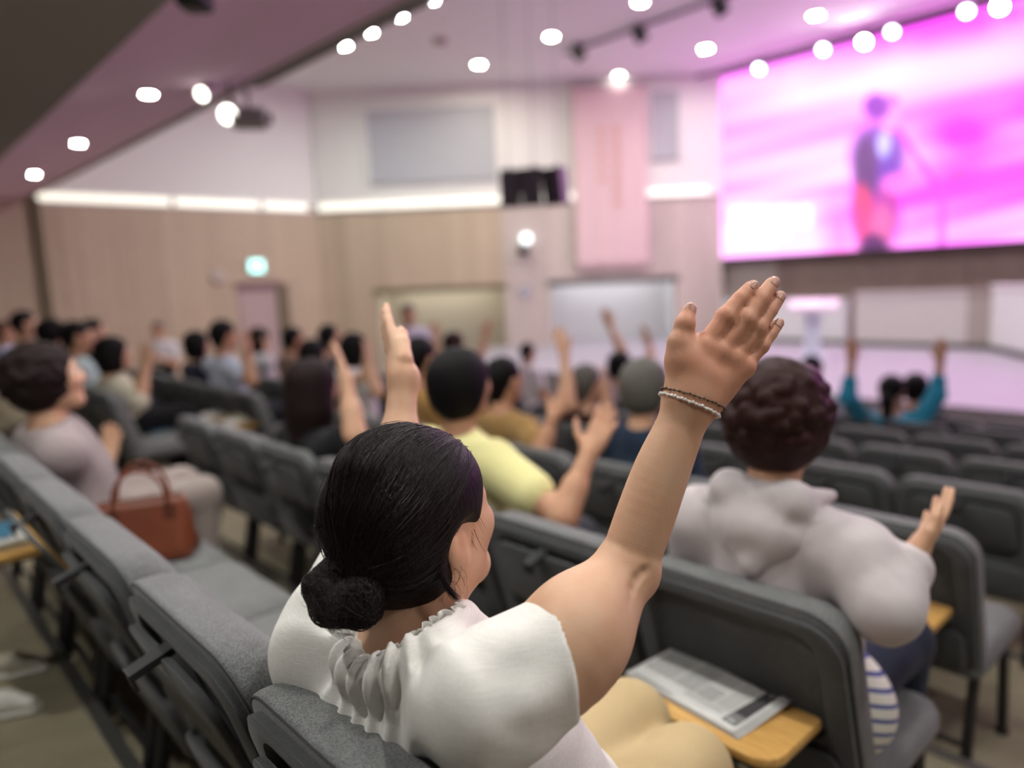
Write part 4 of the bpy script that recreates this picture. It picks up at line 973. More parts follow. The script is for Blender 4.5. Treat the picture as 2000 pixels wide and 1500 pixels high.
    lo = [grow(legp, 0.012)[j] for j in range(4)]+grow([torso[2]], 0.010)
    put('skirt' if skirt else 'trousers', lo+[cut(A(0, 0, floor+0.10), -up)], max(h, 0.012), cloth(trousers), root)
    for sp in shoes: put('shoe', sp+[cut(A(0, 0, floor+0.004), -up)], 0.011, M['black'], root)
    put('hair', hair_prims(hair[0], C, R, s), h*0.9, M[hair[1]], root, (lambda p, q=noise_fn(90, 6, 3): 0.002*q(p)), 0.004)
    for sy in (1, -1):
        c = C+R@(A(0.079, sy*0.031, 0.003)*s)
        ev = obj('eye', eye_me(), None, root); ev.location = Vector(c)-root.location; ev.rotation_euler = Matrix(R.tolist()).to_euler(); ev.scale = (s, s, s)
    if glasses:
        g = MB()
        for sy in (1, -1):
            g.tube([C+R@(A(0.112, sy*0.033+0.021*math.cos(a), 0.0+0.017*math.sin(a))*s) for a in np.linspace(0, 2*PI, 15)], 0.0016, 5, cap=False)
            g.tube([C+R@(A(0.112, sy*0.054, 0.004)*s), C+R@(A(0.0, sy*0.080, 0.004)*s)], 0.0016, 5)
        g.tube([C+R@(A(0.113, 0.012, 0.002)*s), C+R@(A(0.113, -0.012, 0.002)*s)], 0.0016, 5)
        o = build(g, 'glasses', M['black'], root); o.location = -root.location
    root['_'] = 0; del root['_']
    return root
_eye = []
def eye_me():
    if not _eye:
        bm = bmesh.new(); bmesh.ops.create_uvsphere(bm, u_segments=12, v_segments=8, radius=0.0125)
        me = bpy.data.meshes.new('eye'); bm.to_mesh(me); bm.free(); me.materials.append(M['eye_white']); me.materials.append(M['black'])
        for p in me.polygons:
            p.use_smooth = True
            if p.center.x > 0.0095: p.material_index = 1
        _eye.append(me)
    return _eye[0]
# ---------------------------------------------------------------- the congregation
UPV = A(0, 0, 1)
def dirp(x0, y0, d0, x1, y1, d1): return unit(P(x1, y1, d1)-P(x0, y0, d0))
NV = (0.018, 0.022, 0.04); BLK = (0.012, 0.012, 0.014)
FL = ROW_Z
# second row, first block
person('woman in pale yellow short-sleeved top with cropped black hair, one open hand raised', P(902, 750, 2.50), yaw=0.12, pitch=0.10, s=1.02, floor=FL[2], hair=('cap', 'hair_black'), skin_m='skin_tan', shirt=(0.72, 0.68, 0.33), trousers=(0.05, 0.05, 0.06), h=0.008,
       arms=(None, (P(1098, 1012, 2.20), P(1150, 885, 2.28))), hands=(None, (dirp(1150, 885, 2.28, 1195, 795, 2.34), FWD+RIGHT*0.2, -RIGHT, 0.12, 0.85)), broad=1.08)
person('woman with long dark brown hair in black top, forearm raised beside her face', P(614, 757, 3.15), yaw=0.25, pitch=0.02, s=1.04, floor=FL[2], hair=('long', 'hair_dark_brown'), shirt=BLK, trousers=BLK, h=0.009, sleeve='short',
       arms=(None, (P(694, 850, 2.95), P(676, 742, 3.0))), hands=(None, (dirp(676, 742, 3.0, 655, 665, 3.05), -RIGHT, UP*0.2+FWD, 0.15)))
# third row
person('person in mustard brown top with short black hair and visible ear', P(985, 742, 3.75), yaw=0.05, pitch=0.05, floor=FL[3], hair=('short', 'hair_black'), skin_m='skin_tan', shirt=(0.30, 0.185, 0.07), h=0.010,
       arms=(None, (P(1058, 880, 3.45), P(1080, 815, 3.45))), hands=(None, (dirp(1080, 815, 3.45, 1108, 765, 3.5), FWD, -RIGHT, 0.15)), broad=1.1)
person('grey-haired person in navy top with a pale mark at the back of the collar', P(1262, 755, 3.10), yaw=0.0, pitch=0.08, floor=FL[3], hair=('cap', 'hair_grey'), shirt=(0.022, 0.035, 0.062), h=0.010, broad=1.1)
person('man in tan brown shirt with glasses, seen in part behind the raised left arm', P(822, 700, 4.30), yaw=0.15, pitch=0.05, floor=FL[3], hair=('short', 'hair_black'), skin_m='skin_tan', shirt=(0.33, 0.18, 0.06), glasses=True)
# fourth row and beyond
person('grey-haired person in dark brown top with one arm raised straight up', P(1147, 750, 4.70), yaw=0.0, pitch=0.05, floor=FL[4], hair=('short', 'hair_grey'), shirt=(0.05, 0.025, 0.022), sleeve='short',
       arms=((P(1112, 792, 4.5), P(1102, 690, 4.6)), (P(1190, 830, 4.5), P(1184, 772, 4.5))), hands=((dirp(1102, 690, 4.6, 1085, 630, 4.65), FWD, RIGHT, 0.1), (dirp(1184, 772, 4.5, 1182, 730, 4.5), -RIGHT, FWD, 0.3)))
person('woman in white top with black hair, hands held up before her face', P(694, 680, 6.0), yaw=0.1, floor=FL[4], hair=('bob', 'hair_black'), shirt=(0.70, 0.67, 0.66), sleeve='short',
       arms=((P(716, 740, 5.7), P(716, 705, 5.7)), (P(738, 765, 5.6), P(718, 712, 5.65))), hands=((UPV, RIGHT, FWD, 0.2), (UPV, -RIGHT, FWD, 0.2)))
person('dark-haired person in black, head low behind the long-haired woman', P(612, 692, 6.2), yaw=0.2, floor=FL[4], hair=('bob', 'hair_black'), shirt=BLK)
person('dark-haired person beside the woman in white, pinkish hands raised', P(645, 660, 6.9), yaw=0.2, floor=FL[4], hair=('short', 'hair_black'), shirt=(0.08, 0.08, 0.09),
       arms=(None, (P(672, 705, 6.6), P(664, 680, 6.6))), hands=(None, (UPV, -RIGHT, FWD, 0.2)))
person('dark-haired person furthest off below the edge of the side door frame', P(573, 662, 7.6), yaw=0.2, floor=FL[4], hair=('short', 'hair_black'), skin_m='skin_tan', shirt=(0.20, 0.13, 0.10))
person('person with black bob in white top next to the man in light blue', P(508, 662, 8.3), yaw=0.2, pitch=-0.05, floor=FL[4], hair=('bob', 'hair_black'), shirt=(0.6, 0.6, 0.62), sleeve='long',
       arms=(None, (P(525, 710, 8.0), P(520, 690, 8.0))), hands=(None, (UPV, -RIGHT, FWD, 0.2)))
person('man in light blue shirt with short black hair, hands near his chin', P(438, 655, 6.45), yaw=0.15, floor=FL[3], hair=('short', 'hair_black'), skin_m='skin_tan', shirt=(0.50, 0.56, 0.68), sleeve='short', s=1.06, broad=1.12,
       arms=((P(478, 735, 6.2), P(482, 690, 6.2)), (P(492, 745, 6.05), P(484, 695, 6.15))), hands=((UPV, RIGHT, FWD, 0.3), (UPV, -RIGHT, FWD, 0.3)))
person('dark-haired woman in navy beside the man in light blue', P(386, 672, 7.0), yaw=0.1, floor=FL[3], hair=('bob', 'hair_black'), shirt=NV, sleeve='long')
person('woman in cream blouse with a black bob, hands raised to clap', P(222, 690, 5.70), yaw=0.0, pitch=0.08, s=1.05, floor=FL[2], hair=('bob', 'hair_black'), skin_m='skin', shirt=(0.60, 0.56, 0.43), trousers=BLK, sleeve='elbow', skirt=True,
       arms=((P(268, 770, 5.6), P(284, 712, 5.6)), (P(272, 785, 5.4), P(287, 718, 5.5))), hands=((UPV*0.97+RIGHT*0.1, RIGHT*0.2-FWD, FWD, 0.05), (UPV, FWD, FWD+RIGHT, 0.05)))
person('man in pale teal shirt whose forehead catches the light', P(152, 658, 6.4), yaw=-0.1, pitch=0.05, s=1.1, floor=FL[2], hair=('short', 'hair_black'), skin_m='skin_tan', shirt=(0.40, 0.50, 0.50))
person('dark-haired person in dark top behind the curly-haired woman', P(104, 650, 7.0), yaw=0.0, floor=FL[2], hair=('cap', 'hair_black'), shirt=BLK, s=1.05)
person('man with short black hair in black jacket, back against the olive wall trim', P(50, 632, 8.1), yaw=-0.1, pitch=0.12, s=1.12, floor=FL[2], hair=('short', 'hair_black'), skin_m='skin', shirt=(0.018, 0.022, 0.02), sleeve='long')
person('person in lavender blue shirt at the very edge of the picture', P(8, 648, 9.2), yaw=0.0, pitch=0.1, s=1.1, floor=FL[2], hair=('short', 'hair_brown'), skin_m='skin_tan', shirt=(0.42, 0.47, 0.66))
person('dark-haired person half hidden behind the man in teal', P(184, 645, 8.8), yaw=0.0, floor=FL[2], s=1.1, hair=('short', 'hair_black'), shirt=(0.05, 0.05, 0.05))
person('grey-haired person in white top facing the seats before the plank wall', P(308, 645, 11.0), yaw=math.pi+0.9, body_yaw=math.pi+0.9, floor=FL[4]-0.1, standing=True, s=1.0, hair=('short', 'hair_grey'), skin_m='skin_tan', shirt=(0.66, 0.66, 0.66))
# far rows
person('person with red brown hair and both arms raised wide', P(888, 672, 8.0), yaw=0.1, floor=FL[5], s=1.05, hair=('cap', 'hair_red_brown'), shirt=(0.10, 0.05, 0.06), sleeve='short',
       arms=((P(856, 698, 7.9), P(850, 662, 7.9)), (P(938, 694, 7.7), P(948, 658, 7.7))), hands=((dirp(850, 662, 8, 846, 622, 8), FWD, RIGHT, 0.1), (dirp(948, 658, 8, 958, 622, 8), FWD, -RIGHT, 0.1)))
person('standing man in pale lavender shirt turned to the seats', P(797, 614, 9.0), yaw=math.pi+1.1, body_yaw=math.pi+1.0, floor=FL[5]-0.03, standing=True, s=1.0, hair=('short', 'hair_grey'), skin_m='skin_tan', shirt=(0.55, 0.52, 0.66), trousers=(0.02, 0.02, 0.03))
person('dark-haired person in white, small before the pale pier and stage', P(1031, 688, 9.6), yaw=0.1, floor=FL[8], hair=('short', 'hair_black'), skin_m='skin_tan', shirt=(0.66, 0.64, 0.68))
person('black-haired person with both arms raised before the white recess', P(1212, 714, 7.0), yaw=0.1, floor=FL[6], hair=('cap', 'hair_black'), shirt=(0.45, 0.33, 0.38), sleeve='short', s=1.05,
       arms=((P(1214, 684, 7.1), P(1192, 638, 7.2)), (P(1272, 716, 6.8), P(1268, 672, 6.9))), hands=((dirp(1192, 638, 7, 1174, 594, 7), FWD, RIGHT, 0.08), (dirp(1268, 672, 7, 1256, 622, 7), -RIGHT-FWD*0.3, FWD, 0.25)))
person('black-haired person just beyond the curly hair of the hooded woman', P(1586, 722, 6.5), yaw=0.1, floor=FL[6], hair=('short', 'hair_black'), skin_m='skin_tan', shirt=(0.5, 0.5, 0.5))
person('person in bright blue top with long black hair and both arms raised', P(1742, 764, 6.1), yaw=0.1, floor=FL[7], hair=('ponytail', 'hair_black'), skin_m='skin_tan', shirt=(0.035, 0.25, 0.38), sleeve='three', s=1.08,
       arms=((P(1656, 776, 6.0), P(1664, 706, 6.0)), (P(1830, 772, 5.9), P(1836, 706, 5.9))), hands=((dirp(1664, 712, 6, 1661, 664, 6), FWD, RIGHT, 0.08), (dirp(1836, 712, 6, 1843, 664, 6), FWD, -RIGHT, 0.08)))
person('black-haired person in dark top next to the person in bright blue', P(1789, 757, 6.85), yaw=0.1, floor=FL[8], hair=('cap', 'hair_black'), shirt=(0.02, 0.02, 0.025), s=1.05)
# woman in the grey cardigan, first row
gw = person('woman in mauve grey cardigan with dark curly hair, palms pressed together', P(92, 737, 2.75), yaw=-0.12, pitch=0.16, s=1.1, floor=0.0, hair=('curly', 'hair_dark_brown'), skin_m='skin', shirt=(0.30, 0.25, 0.25), sleeve='long', trousers=(0.30, 0.25, 0.23), h=0.008, broad=1.25, fold=0.008,
       arms=((PU(160, 955, 0.80), PU(208, 895, 1.0)), (PU(164, 975, 0.70), PU(212, 900, 0.95))), hands=((UPV*0.97+A(0.25, 0, 0), A(0, -1, 0), A(-1, 0, 0.1), 0.06), (UPV*0.97+A(0.25, 0, 0), A(0, 1, 0), A(-1, 0, 0.1), 0.06)))
# woman in the hooded jacket
hd_head = P(1528, 812, 1.62)
hw = person('woman in pale pinkish hooded jacket with curly dark reddish hair, seen from behind', hd_head, yaw=0.02, pitch=-0.02, s=1.04, floor=FL[2], hair=('curly', 'hair_red_brown'), skin_m='skin', shirt=(0.52, 0.475, 0.48), sleeve='long', trousers=(0.018, 0.022, 0.04), h=0.0065, broad=1.08, fold=0.008, puff=1.10, hem=0.615, foldf=85, drop=0.062, foldz=0.12,
       arms=(None, (P(1728, 1182, 1.42), P(1778, 1098, 1.47))), hands=(None, (dirp(1778, 1098, 1.47, 1812, 1040, 1.50), UPV*0.5+FWD*0.3-RIGHT*0.5, -RIGHT+UP*0.4, 0.12)))
# ---------------------------------------------------------------- woman in the white blouse
def main_woman():
    C = P(820, 1015, 0.95); R = head_frame(0.05, 0.20, 0.0); s = 0.97
    f, l, up = A(1, 0, 0), A(0, 1, 0), UPV
    L = lambda *p: C+R@(A(*p)*s)
    nb = A(0.462, 0.752, 0.885)
    pel = A(0.640, 0.690, 0.565)
    root = empty('person', (0.64, 0.69, 0.0))
    tag(root, 'woman in white linen blouse with dark hair in a low bun, both arms raised high', 'person')
    Sr, Er, Wr = P(952, 1368, 0.78), P(1224, 1110, 0.86), P(1350, 782, 0.87)
    Sl, El, Wl = P(655, 1268, 1.02), P(772, 985, 1.14), P(787, 736, 1.20)
    hem, mid = P(1100, 1278, 0.80), P(1163, 1192, 0.832)
    TR = np.eye(3); t = pel-nb
    torso = [ell(nb+t*0.40+f*0.025, (0.088, 0.135, 0.145), TR, 0.06), ell(nb+t*0.68+f*0.02, (0.10, 0.14, 0.16), TR, 0.08), ell(pel, (0.125, 0.17, 0.11), TR, 0.08),
             cone(nb-up*0.040, Sr, 0.036, 0.044, 0.05), cone(nb-up*0.040, Sl, 0.036, 0.044, 0.05)]
    neck = [cone(L(-0.025, 0, -0.05), nb+up*0.01, 0.050, 0.058, 0.03), cone(L(-0.01, 0, -0.06), nb+f*0.05-up*0.02, 0.045, 0.055, 0.04)]
    def chain(pts, rad, n=5, k=0.0015):
        pts = [np.asarray(q, float) for q in pts]; N_ = len(pts); out = []
        ex = [np.append(q, r) for q, r in zip(pts, rad)]; ex = [2*ex[0]-ex[1]]+ex+[2*ex[-1]-ex[-2]]; line = []
        for i in range(1, N_):
            p0, p1, p2, p3 = ex[i-1:i+3]
            for j in range(n):
                u_ = j/n; line.append(0.5*((2*p1)+(-p0+p2)*u_+(2*p0-5*p1+4*p2-p3)*u_**2+(-p0+3*p1-3*p2+p3)*u_**3))
        line.append(ex[N_])
        return [cone(a[:3], b[:3], a[3], b[3], k) for a, b in zip(line[:-1], line[1:])]
    fore = chain([Er, P(1256, 1020, 0.862), P(1290, 925, 0.865), P(1322, 848, 0.868), Wr], [0.0335, 0.0345, 0.0330, 0.0292, 0.0264])
    fore[0]['k'] = 0.02
    arm_r = chain([Sr, hem, mid, Er], [0.060, 0.0595, 0.047, 0.0335])+fore+[
             ell(P(1250, 1130, 0.872), 0.013, None, 0.03), ell(P(1122, 1215, 0.815), (0.044, 0.044, 0.04), None, 0.05)]
    def arm_depth(x, y):
        ds = np.linspace(0.74, 0.92, 181); pp = np.array([P(x, y, q) for q in ds]); dd = np.full(len(pp), 1.0)
        for q in arm_r: dd = smin(dd, dist(q, pp[:, 0], pp[:, 1], pp[:, 2]), q['k'])
        i = np.nonzero(dd < 0)[0]; return ds[i[0]] if len(i) else 0.86
    cr = [(1231, 1178), (1236, 1150), (1243, 1131), (1256, 1117), (1267, 1111)]; cr = [P(x, y, arm_depth(x, y)-0.0006) for x, y in cr]
    rr_ = (0.0008, 0.0019, 0.0026, 0.0022, 0.0008)
    arm_r += [dict(cone(cr[i], cr[i+1], rr_[i], rr_[i+1], 0.007), op='s') for i in range(4)]
    arm_l = [cone(Sl, El, 0.058, 0.040, 0.03), cone(El, P(781, 850, 1.17), 0.036, 0.0285, 0.02), cone(P(781, 850, 1.17), Wl, 0.0285, 0.0215, 0.02), ell(P(794, 748, 1.20), (0.017, 0.017, 0.02), None, 0.02)]
    hd = 0.87
    H = lambda x, y, d=hd: P(x, y, d)
    K = {'index': [(1378, 677, .868), (1417, 619, .871), (1446, 584, .877), (1466, 562, .883)], 'middle': [(1405, 689, .869), (1457, 624, .873), (1487, 584, .880), (1507, 555, .888)],
         'ring': [(1430, 701, .873), (1479, 640, .880), (1503, 607, .888), (1519, 583, .895)], 'little': [(1452, 716, .878), (1486, 675, .885), (1504, 652, .891), (1517, 635, .896)]}
    RAD = {'index': (0.0128, 0.0114, 0.0100, 0.0086), 'middle': (0.0126, 0.0114, 0.0101, 0.0088), 'ring': (0.0120, 0.0107, 0.0095, 0.0084), 'little': (0.0108, 0.0093, 0.0084, 0.0075)}
    wl_, wr_ = H(1331, 772, 0.868), H(1376, 782, 0.872)
    hand = [cone(Wr, H(1368, 738), 0.0262, 0.027, 0.02), cone(wl_, H(1345, 722, 0.872), 0.0165, 0.020, 0.02), cone(wr_, H(1430, 728, 0.876), 0.017, 0.0155, 0.02)]
    cx = {'index': 0.12, 'middle': 0.38, 'ring': 0.62, 'little': 0.88}
    for nm, js in K.items():
        b = wl_+(wr_-wl_)*cx[nm]
        hand.append(cone(b, H(*js[0]), 0.0150, 0.0130, 0.006)); hand.append(ell(H(*js[0])-FWD*0.0005, 0.0124, None, 0.010))
    hand.append(ell((H(1378, 720, 0.873)), (0.040, 0.040, 0.040), None, 0.02)); hand[-1] = ell(H(1382, 726, 0.876), A(0.038, 0.046, 0.0150), np.stack([RIGHT, UP, FWD], 1), 0.014)
    hand += [cone(H(1340, 745, 0.872), H(1329, 705, 0.868), 0.0165, 0.0160, 0.015), cone(H(1329, 705, 0.868), H(1328, 670, 0.866), 0.0150, 0.0135, 0.012), ell(H(1352, 700, 0.872), (0.018, 0.018, 0.014), None, 0.02),
             cone(H(1328, 670, 0.866), H(1338, 634, 0.867), 0.0132, 0.0106, 0.008), ell(H(1338, 633, 0.866), 0.0107, None, 0.006), cone(H(1338, 634, 0.867), H(1346, 607, 0.872), 0.0104, 0.0086, 0.006)]
    for nm, js in K.items():
        for j in range(3): hand.append(cone(H(*js[j]), H(*js[j+1]), RAD[nm][j], RAD[nm][j+1], 0.0022))
        hand.append(ell(H(*js[1])-FWD*0.001, RAD[nm][1]*1.03, None, 0.005))
    hand_l = hand_prims(Wl, dirp(787, 736, 1.20, 752, 640, 1.285), RIGHT*0.97+FWD*0.25, -FWD, 0.92, 0.07, 0.0, 0.05)
    Kl, Kr = A(1.03, 0.845, 0.515), A(1.0, 0.690, 0.505)
    legs = [cone(pel+l*0.08, Kl, 0.085, 0.064, 0.04), cone(Kl, A(1.0, 0.85, 0.09), 0.060, 0.04, 0.03), cone(pel-l*0.08, Kr, 0.085, 0.064, 0.04), cone(Kr, A(0.97, 0.68, 0.09), 0.060, 0.04, 0.03)]
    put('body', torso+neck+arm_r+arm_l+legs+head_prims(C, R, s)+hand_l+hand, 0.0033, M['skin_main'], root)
    # ---- blouse
    pleat_c = nb-f*0.06
    nz, nz2 = noise_fn(20, 8, 11, (1, 1, 0.5)), noise_fn(42, 8, 12, (1, 1, 0.6))
    sdir = unit(hem-Sr)
    def folds(p):
        q = p-CEN; r = np.sqrt((q**2).sum(1)); back = np.clip(-(q[:, 0]+0.01)*25, 0, 1)*np.clip((r-0.05)/0.02, 0, 1)
        ang = np.arctan2(q[:, 1], -q[:, 0])
        pl = (np.sin(ang*19+1.0+0.6*np.sin(r*24))*0.0060+0.002)*np.exp(-np.clip(r-0.07, 0, 1)/0.11)*back
        d1 = A(0.1, -0.72, -0.69); q = p-nb; side = q@unit(np.cross(d1, A(1, 0, 0))); along = q@d1
        big = 0.007*np.exp(-((side-0.02)/0.022)**2)*np.clip(along*8, 0, 1)-0.006*np.exp(-((side+0.025)/0.02)**2)*np.clip(along*8, 0, 1)
        rr = p-Sr; a2 = rr@sdir
        sl = 0.0035*np.sin((rr@unit(np.cross(sdir, FWD)))*95+2.2*np.sin(a2*25))*np.clip((a2-0.0)*18, 0, 1)
        near = np.clip((hem-p)@nrm/0.05, 0.25, 1)
        return (pl+big+sl+0.0065*(nz(p)+0.3)+0.0022*nz2(p))*near
    bl = [ell(nb+t*0.30+f*0.01, (0.118, 0.160, 0.18), TR, 0.06), ell(nb+t*0.66+f*0.015, (0.125, 0.165, 0.18), TR, 0.08), ell(pel+up*0.03-f*0.01, (0.15, 0.20, 0.13), TR, 0.08),
          cone(nb-up*0.030, Sr, 0.064, 0.073, 0.05), cone(nb-up*0.030, Sl, 0.064, 0.078, 0.05),
          cone(Sr, hem+sdir*0.10, 0.079, 0.070, 0.05), cone(Sl, Sl+(El-Sl)*0.62, 0.082, 0.066, 0.05),
          cut(hem+sdir*0.004, unit(sdir*0.96+RIGHT*0.30+UP*0.10)), cut(Sl+(El-Sl)*0.50, unit(El-Sl)),
          dict(cone(nb-up*0.005+f*0.012, L(-0.02, 0, -0.02), 0.068, 0.085, 0.012), op='s')]
    # the planes must not touch the body of the blouse: build sleeves separately and join
    body_part = bl[:3]+[cone(nb-up*0.045, Sr, 0.050, 0.060, 0.05), cone(nb-up*0.045, Sl, 0.050, 0.070, 0.05)]
    RING = [(688, 1264, .902), (716, 1304, .866), (768, 1284, .848), (815, 1248, .845), (854, 1218, .857), (888, 1204, .890), (880, 1196, .945), (815, 1196, .985), (735, 1212, .965)]
    RING = [P(*q) for q in RING]; NRG = len(RING); CEN = np.mean(RING, 0)
    def ring_at(t):
        t = (t % 1.0)*NRG; i = int(t); u_ = t-i; p0, p1, p2, p3 = (RING[(i+j-1) % NRG] for j in range(4))
        return 0.5*((2*p1)+(-p0+p2)*u_+(2*p0-5*p1+4*p2-p3)*u_**2+(-p0+3*p1-3*p2+p3)*u_**3)
    body_part += [ell(nb-up*0.050-f*0.012, (0.062, 0.10, 0.055), None, 0.05)]
    body_part += [cone(ring_at(k/14)-up*0.012, ring_at((k+1)/14)-up*0.012, 0.012, 0.012, 0.035) for k in range(14)]
    slv_r = [cone(Sr, hem+sdir*0.06, 0.066, 0.0655, 0.05)]; slv_l = [cone(Sl, Sl+(El-Sl)*0.62, 0.080, 0.066, 0.05)]
    nrm = unit(RIGHT*0.965+UP*0.18+FWD*0.12)
    # blouse grid evaluated in one go, sleeve tubes trimmed by their own hem planes
    h = 0.0042
    allp = body_part+slv_r+slv_l
    lo = np.min([q['lo'] for q in allp], 0)-0.05; hi = np.max([q['hi'] for q in allp], 0)+0.05; n = np.ceil((hi-lo)/h).astype(int)+1
    X = (lo[0]+h*np.arange(n[0])).astype(np.float32)[:, None, None]; Y = (lo[1]+h*np.arange(n[1])).astype(np.float32)[None, :, None]; Z = (lo[2]+h*np.arange(n[2])).astype(np.float32)[None, None, :]
    D = np.full(tuple(n), 1.0, np.float32)
    for q in body_part: D = smin(D, dist(q, X, Y, Z).astype(np.float32), q['k'])
    D = np.maximum(D, dist(cut(pel-up*0.03, -up), X, Y, Z).astype(np.float32))
    dr = np.maximum(dist(slv_r[0], X, Y, Z), dist(cut(hem, nrm), X, Y, Z)).astype(np.float32)
    dl = np.maximum(dist(slv_l[0], X, Y, Z), dist(cut(Sl+(El-Sl)*0.50, unit(El-Sl)), X, Y, Z)).astype(np.float32)
    D = smin(smin(D, dr, 0.045), dl, 0.045)
    neckhole = dist(cone(CEN+up*0.004, CEN+up*0.10, 0.056, 0.085), X, Y, Z).astype(np.float32)
    D = np.maximum(D, -neckhole)
    idx = np.nonzero(np.abs(D) < 0.028)
    pts = np.stack([lo[i]+h*idx[i] for i in range(3)], 1); D[idx] -= folds(pts).astype(np.float32)
    g = vdb.FloatGrid(1.0); g.copyFromArray(D); pv, q4 = g.convertToQuads(0.0); pv = pv*h+lo
    me = mesh_np(pv, q4[:, ::-1]); o = obj('blouse', me, M['blouse'], root); o.location = -Vector(root.location)
    # ruffled neckline
    v = []; fc = []; NR, NW = 260, 5
    for i in range(NR):
        a = 2*PI*i/NR; ca, sa = math.cos(a), math.sin(a)
        amp = 0.5+0.5*math.sin(a*3+1)
        for j in range(NW):
            w = j/(NW-1); ruf = w*w*(0.0065*math.sin(a*19+1.3*math.sin(a*5))+0.0035*math.sin(a*31+2))
            q = ring_at(i/NR); out = q-CEN; out[2] = 0; out = unit(out)
            v.append(q+out*(0.001+0.007*w+ruf*1.0)+up*(-0.006+0.024*w-0.4*abs(ruf)))
    for i in range(NR):
        for j in range(NW-1):
            i2 = (i+1) % NR; fc.append((i*NW+j, i2*NW+j, i2*NW+j+1, i*NW+j+1))
    o = obj('collar_frill', mesh(v, fc), M['blouse'], root); o.location = -Vector(root.location)
    sm = o.modifiers.new('thick', 'SOLIDIFY'); sm.thickness = 0.0013; ss = o.modifiers.new('sub', 'SUBSURF'); ss.levels = ss.render_levels = 1
    # trousers
    tf = noise_fn(30, 8, 21)
    put('trousers', grow(legs, 0.011)+grow([torso[2]], 0.006)+[cone(Kl-up*0.02, Kl+f*0.02, 0.074, 0.070, 0.03), cone(Kr-up*0.02, Kr+f*0.02, 0.074, 0.070, 0.03), cut(A(0, 0, 0.10), -up)], 0.006, M['khaki'], root, lambda p: 0.005*tf(p), 0.01)
    for An in (A(1.0, 0.85, 0.085), A(0.97, 0.68, 0.085)):
        put('shoe', [cone(An-up*0.045, An+f*0.15-up*0.055, 0.036, 0.028, 0.02), ell(An-up*0.02, (0.045, 0.038, 0.05), TR, 0.02), cut(A(0, 0, 0.004), -up)], 0.011, M['black'], root)
    for sy in (1, -1):
        c = L(0.079, sy*0.031, 0.003); ev = obj('eye', eye_me(), None, root); ev.location = Vector(c)-root.location; ev.rotation_euler = Matrix(R.tolist()).to_euler()
    # finger nails of the right hand
    def nail(tip, prev, r, w):
        tip, prev = np.asarray(tip), np.asarray(prev); d = unit(tip-prev); n = unit(-FWD-d*np.dot(-FWD, d)); tt = np.cross(d, n)
        vv = []; ff = []; NA, NB = 5, 6
        for i in range(NB+1):
            for j in range(NA+1):
                a = (j/NA-0.5)*1.7; b = -0.0055+0.0125*i/NB; wq = w*math.sqrt(max(0.12, 1-((i/NB-0.45)/0.62)**4))
                vv.append(tip+d*b+n*(r*1.03*math.cos(a))+tt*(wq*math.sin(a)/math.sin(0.85)))
        for i in range(NB):
            for j in range(NA): ff.append((i*(NA+1)+j, i*(NA+1)+j+1, (i+1)*(NA+1)+j+1, (i+1)*(NA+1)+j))
        o = obj('fingernail', mesh(vv, ff), M['nail'], root); o.location = -Vector(root.location)
        sm = o.modifiers.new('thick', 'SOLIDIFY'); sm.thickness = 0.0006
    nail(H(1346, 607, 0.872), H(1338, 634, 0.867), 0.0086, 0.0068)
    for nm in ('index', 'middle', 'ring', 'little'):
        js = K[nm]; nail(H(*js[3]), H(*js[2]), RAD[nm][3], RAD[nm][3]*0.78)
    # ---- hair
    tie = P(694, 1114, .864)
    mass = [ell(L(-0.016, 0, 0.038), A(0.114, 0.093, 0.092)*s, R, 0.03), ell(L(-0.038, 0, -0.022), A(0.080, 0.083, 0.075)*s, R, 0.05), cone(L(-0.050, 0, -0.040), tie, 0.052, 0.018, 0.035), ell(L(-0.03, 0.0, 0.105), A(0.055, 0.05, 0.028)*s, R, 0.03)]
    carve = [dict(ell(L(0.078, 0, -0.058), A(0.064, 0.072, 0.100)*s, R, 0.012), op='s')]
    for sy in (1, -1): carve.append(dict(ell(L(0.012, sy*0.100, -0.036), A(0.044, 0.038, 0.052)*s, R, 0.015), op='s'))
    hn = noise_fn(70, 7, 8, (1, 1, 0.35))
    put('hair', mass+carve, 0.004, M['hair_main'], root, lambda p: 0.0016*hn(p), 0.003)
    # bun: a rolled knot of hair hanging from the tie
    b0 = tie
    bun = [cone(P(694, 1116, .862), P(708, 1148, .855), 0.017, 0.023, 0.015), ell(P(704, 1164, .852), (0.026, 0.027, 0.025), None, 0.015),
           cone(P(704, 1188, .845), P(648, 1180, .846), 0.0235, 0.0215, 0.012), cone(P(648, 1180, .846), P(626, 1146, .850), 0.0225, 0.0185, 0.012), cone(P(626, 1146, .850), P(648, 1110, .858), 0.0165, 0.0100, 0.010), cone(P(648, 1110, .858), P(690, 1104, .866), 0.0095, 0.008, 0.010)]
    bn = noise_fn(110, 7, 9)
    put('hair_bun', bun, 0.0038, M['hair_main'], root, lambda p: 0.002*bn(p), 0.004)
    mb = MB(); ring_c = P(674, 1134, .862)
    for k in range(9):
        a = 2*PI*k/16-0.4; q = ring_c+UP*0.020*math.cos(a)*1.0+RIGHT*(-0.004+0.002*math.sin(3*a))-FWD*(0.010+0.004*math.cos(a)); mb.lathe([(0.0004, -0.0018), (0.0014, -0.0009), (0.0017, 0.0), (0.0014, 0.0009), (0.0004, 0.0018)], c=q, n=8)
    o = build(mb, 'hair_tie_bead', M['white_plastic'], root, smooth=True); o.location = -Vector(root.location); o['kind'] = 'stuff'
    # strands swept from the hairline to the tie
    def sdm(p, prims):
        d = np.full(len(p), 1.0)
        for q in prims: d = smin(d, dist(q, p[:, 0], p[:, 1], p[:, 2]), q['k'])
        return d
    rng = np.random.default_rng(3)
    c0 = L(-0.035, 0, 0.01); NS, NPT = 3600, 15
    e = R.T@unit(tie-c0)
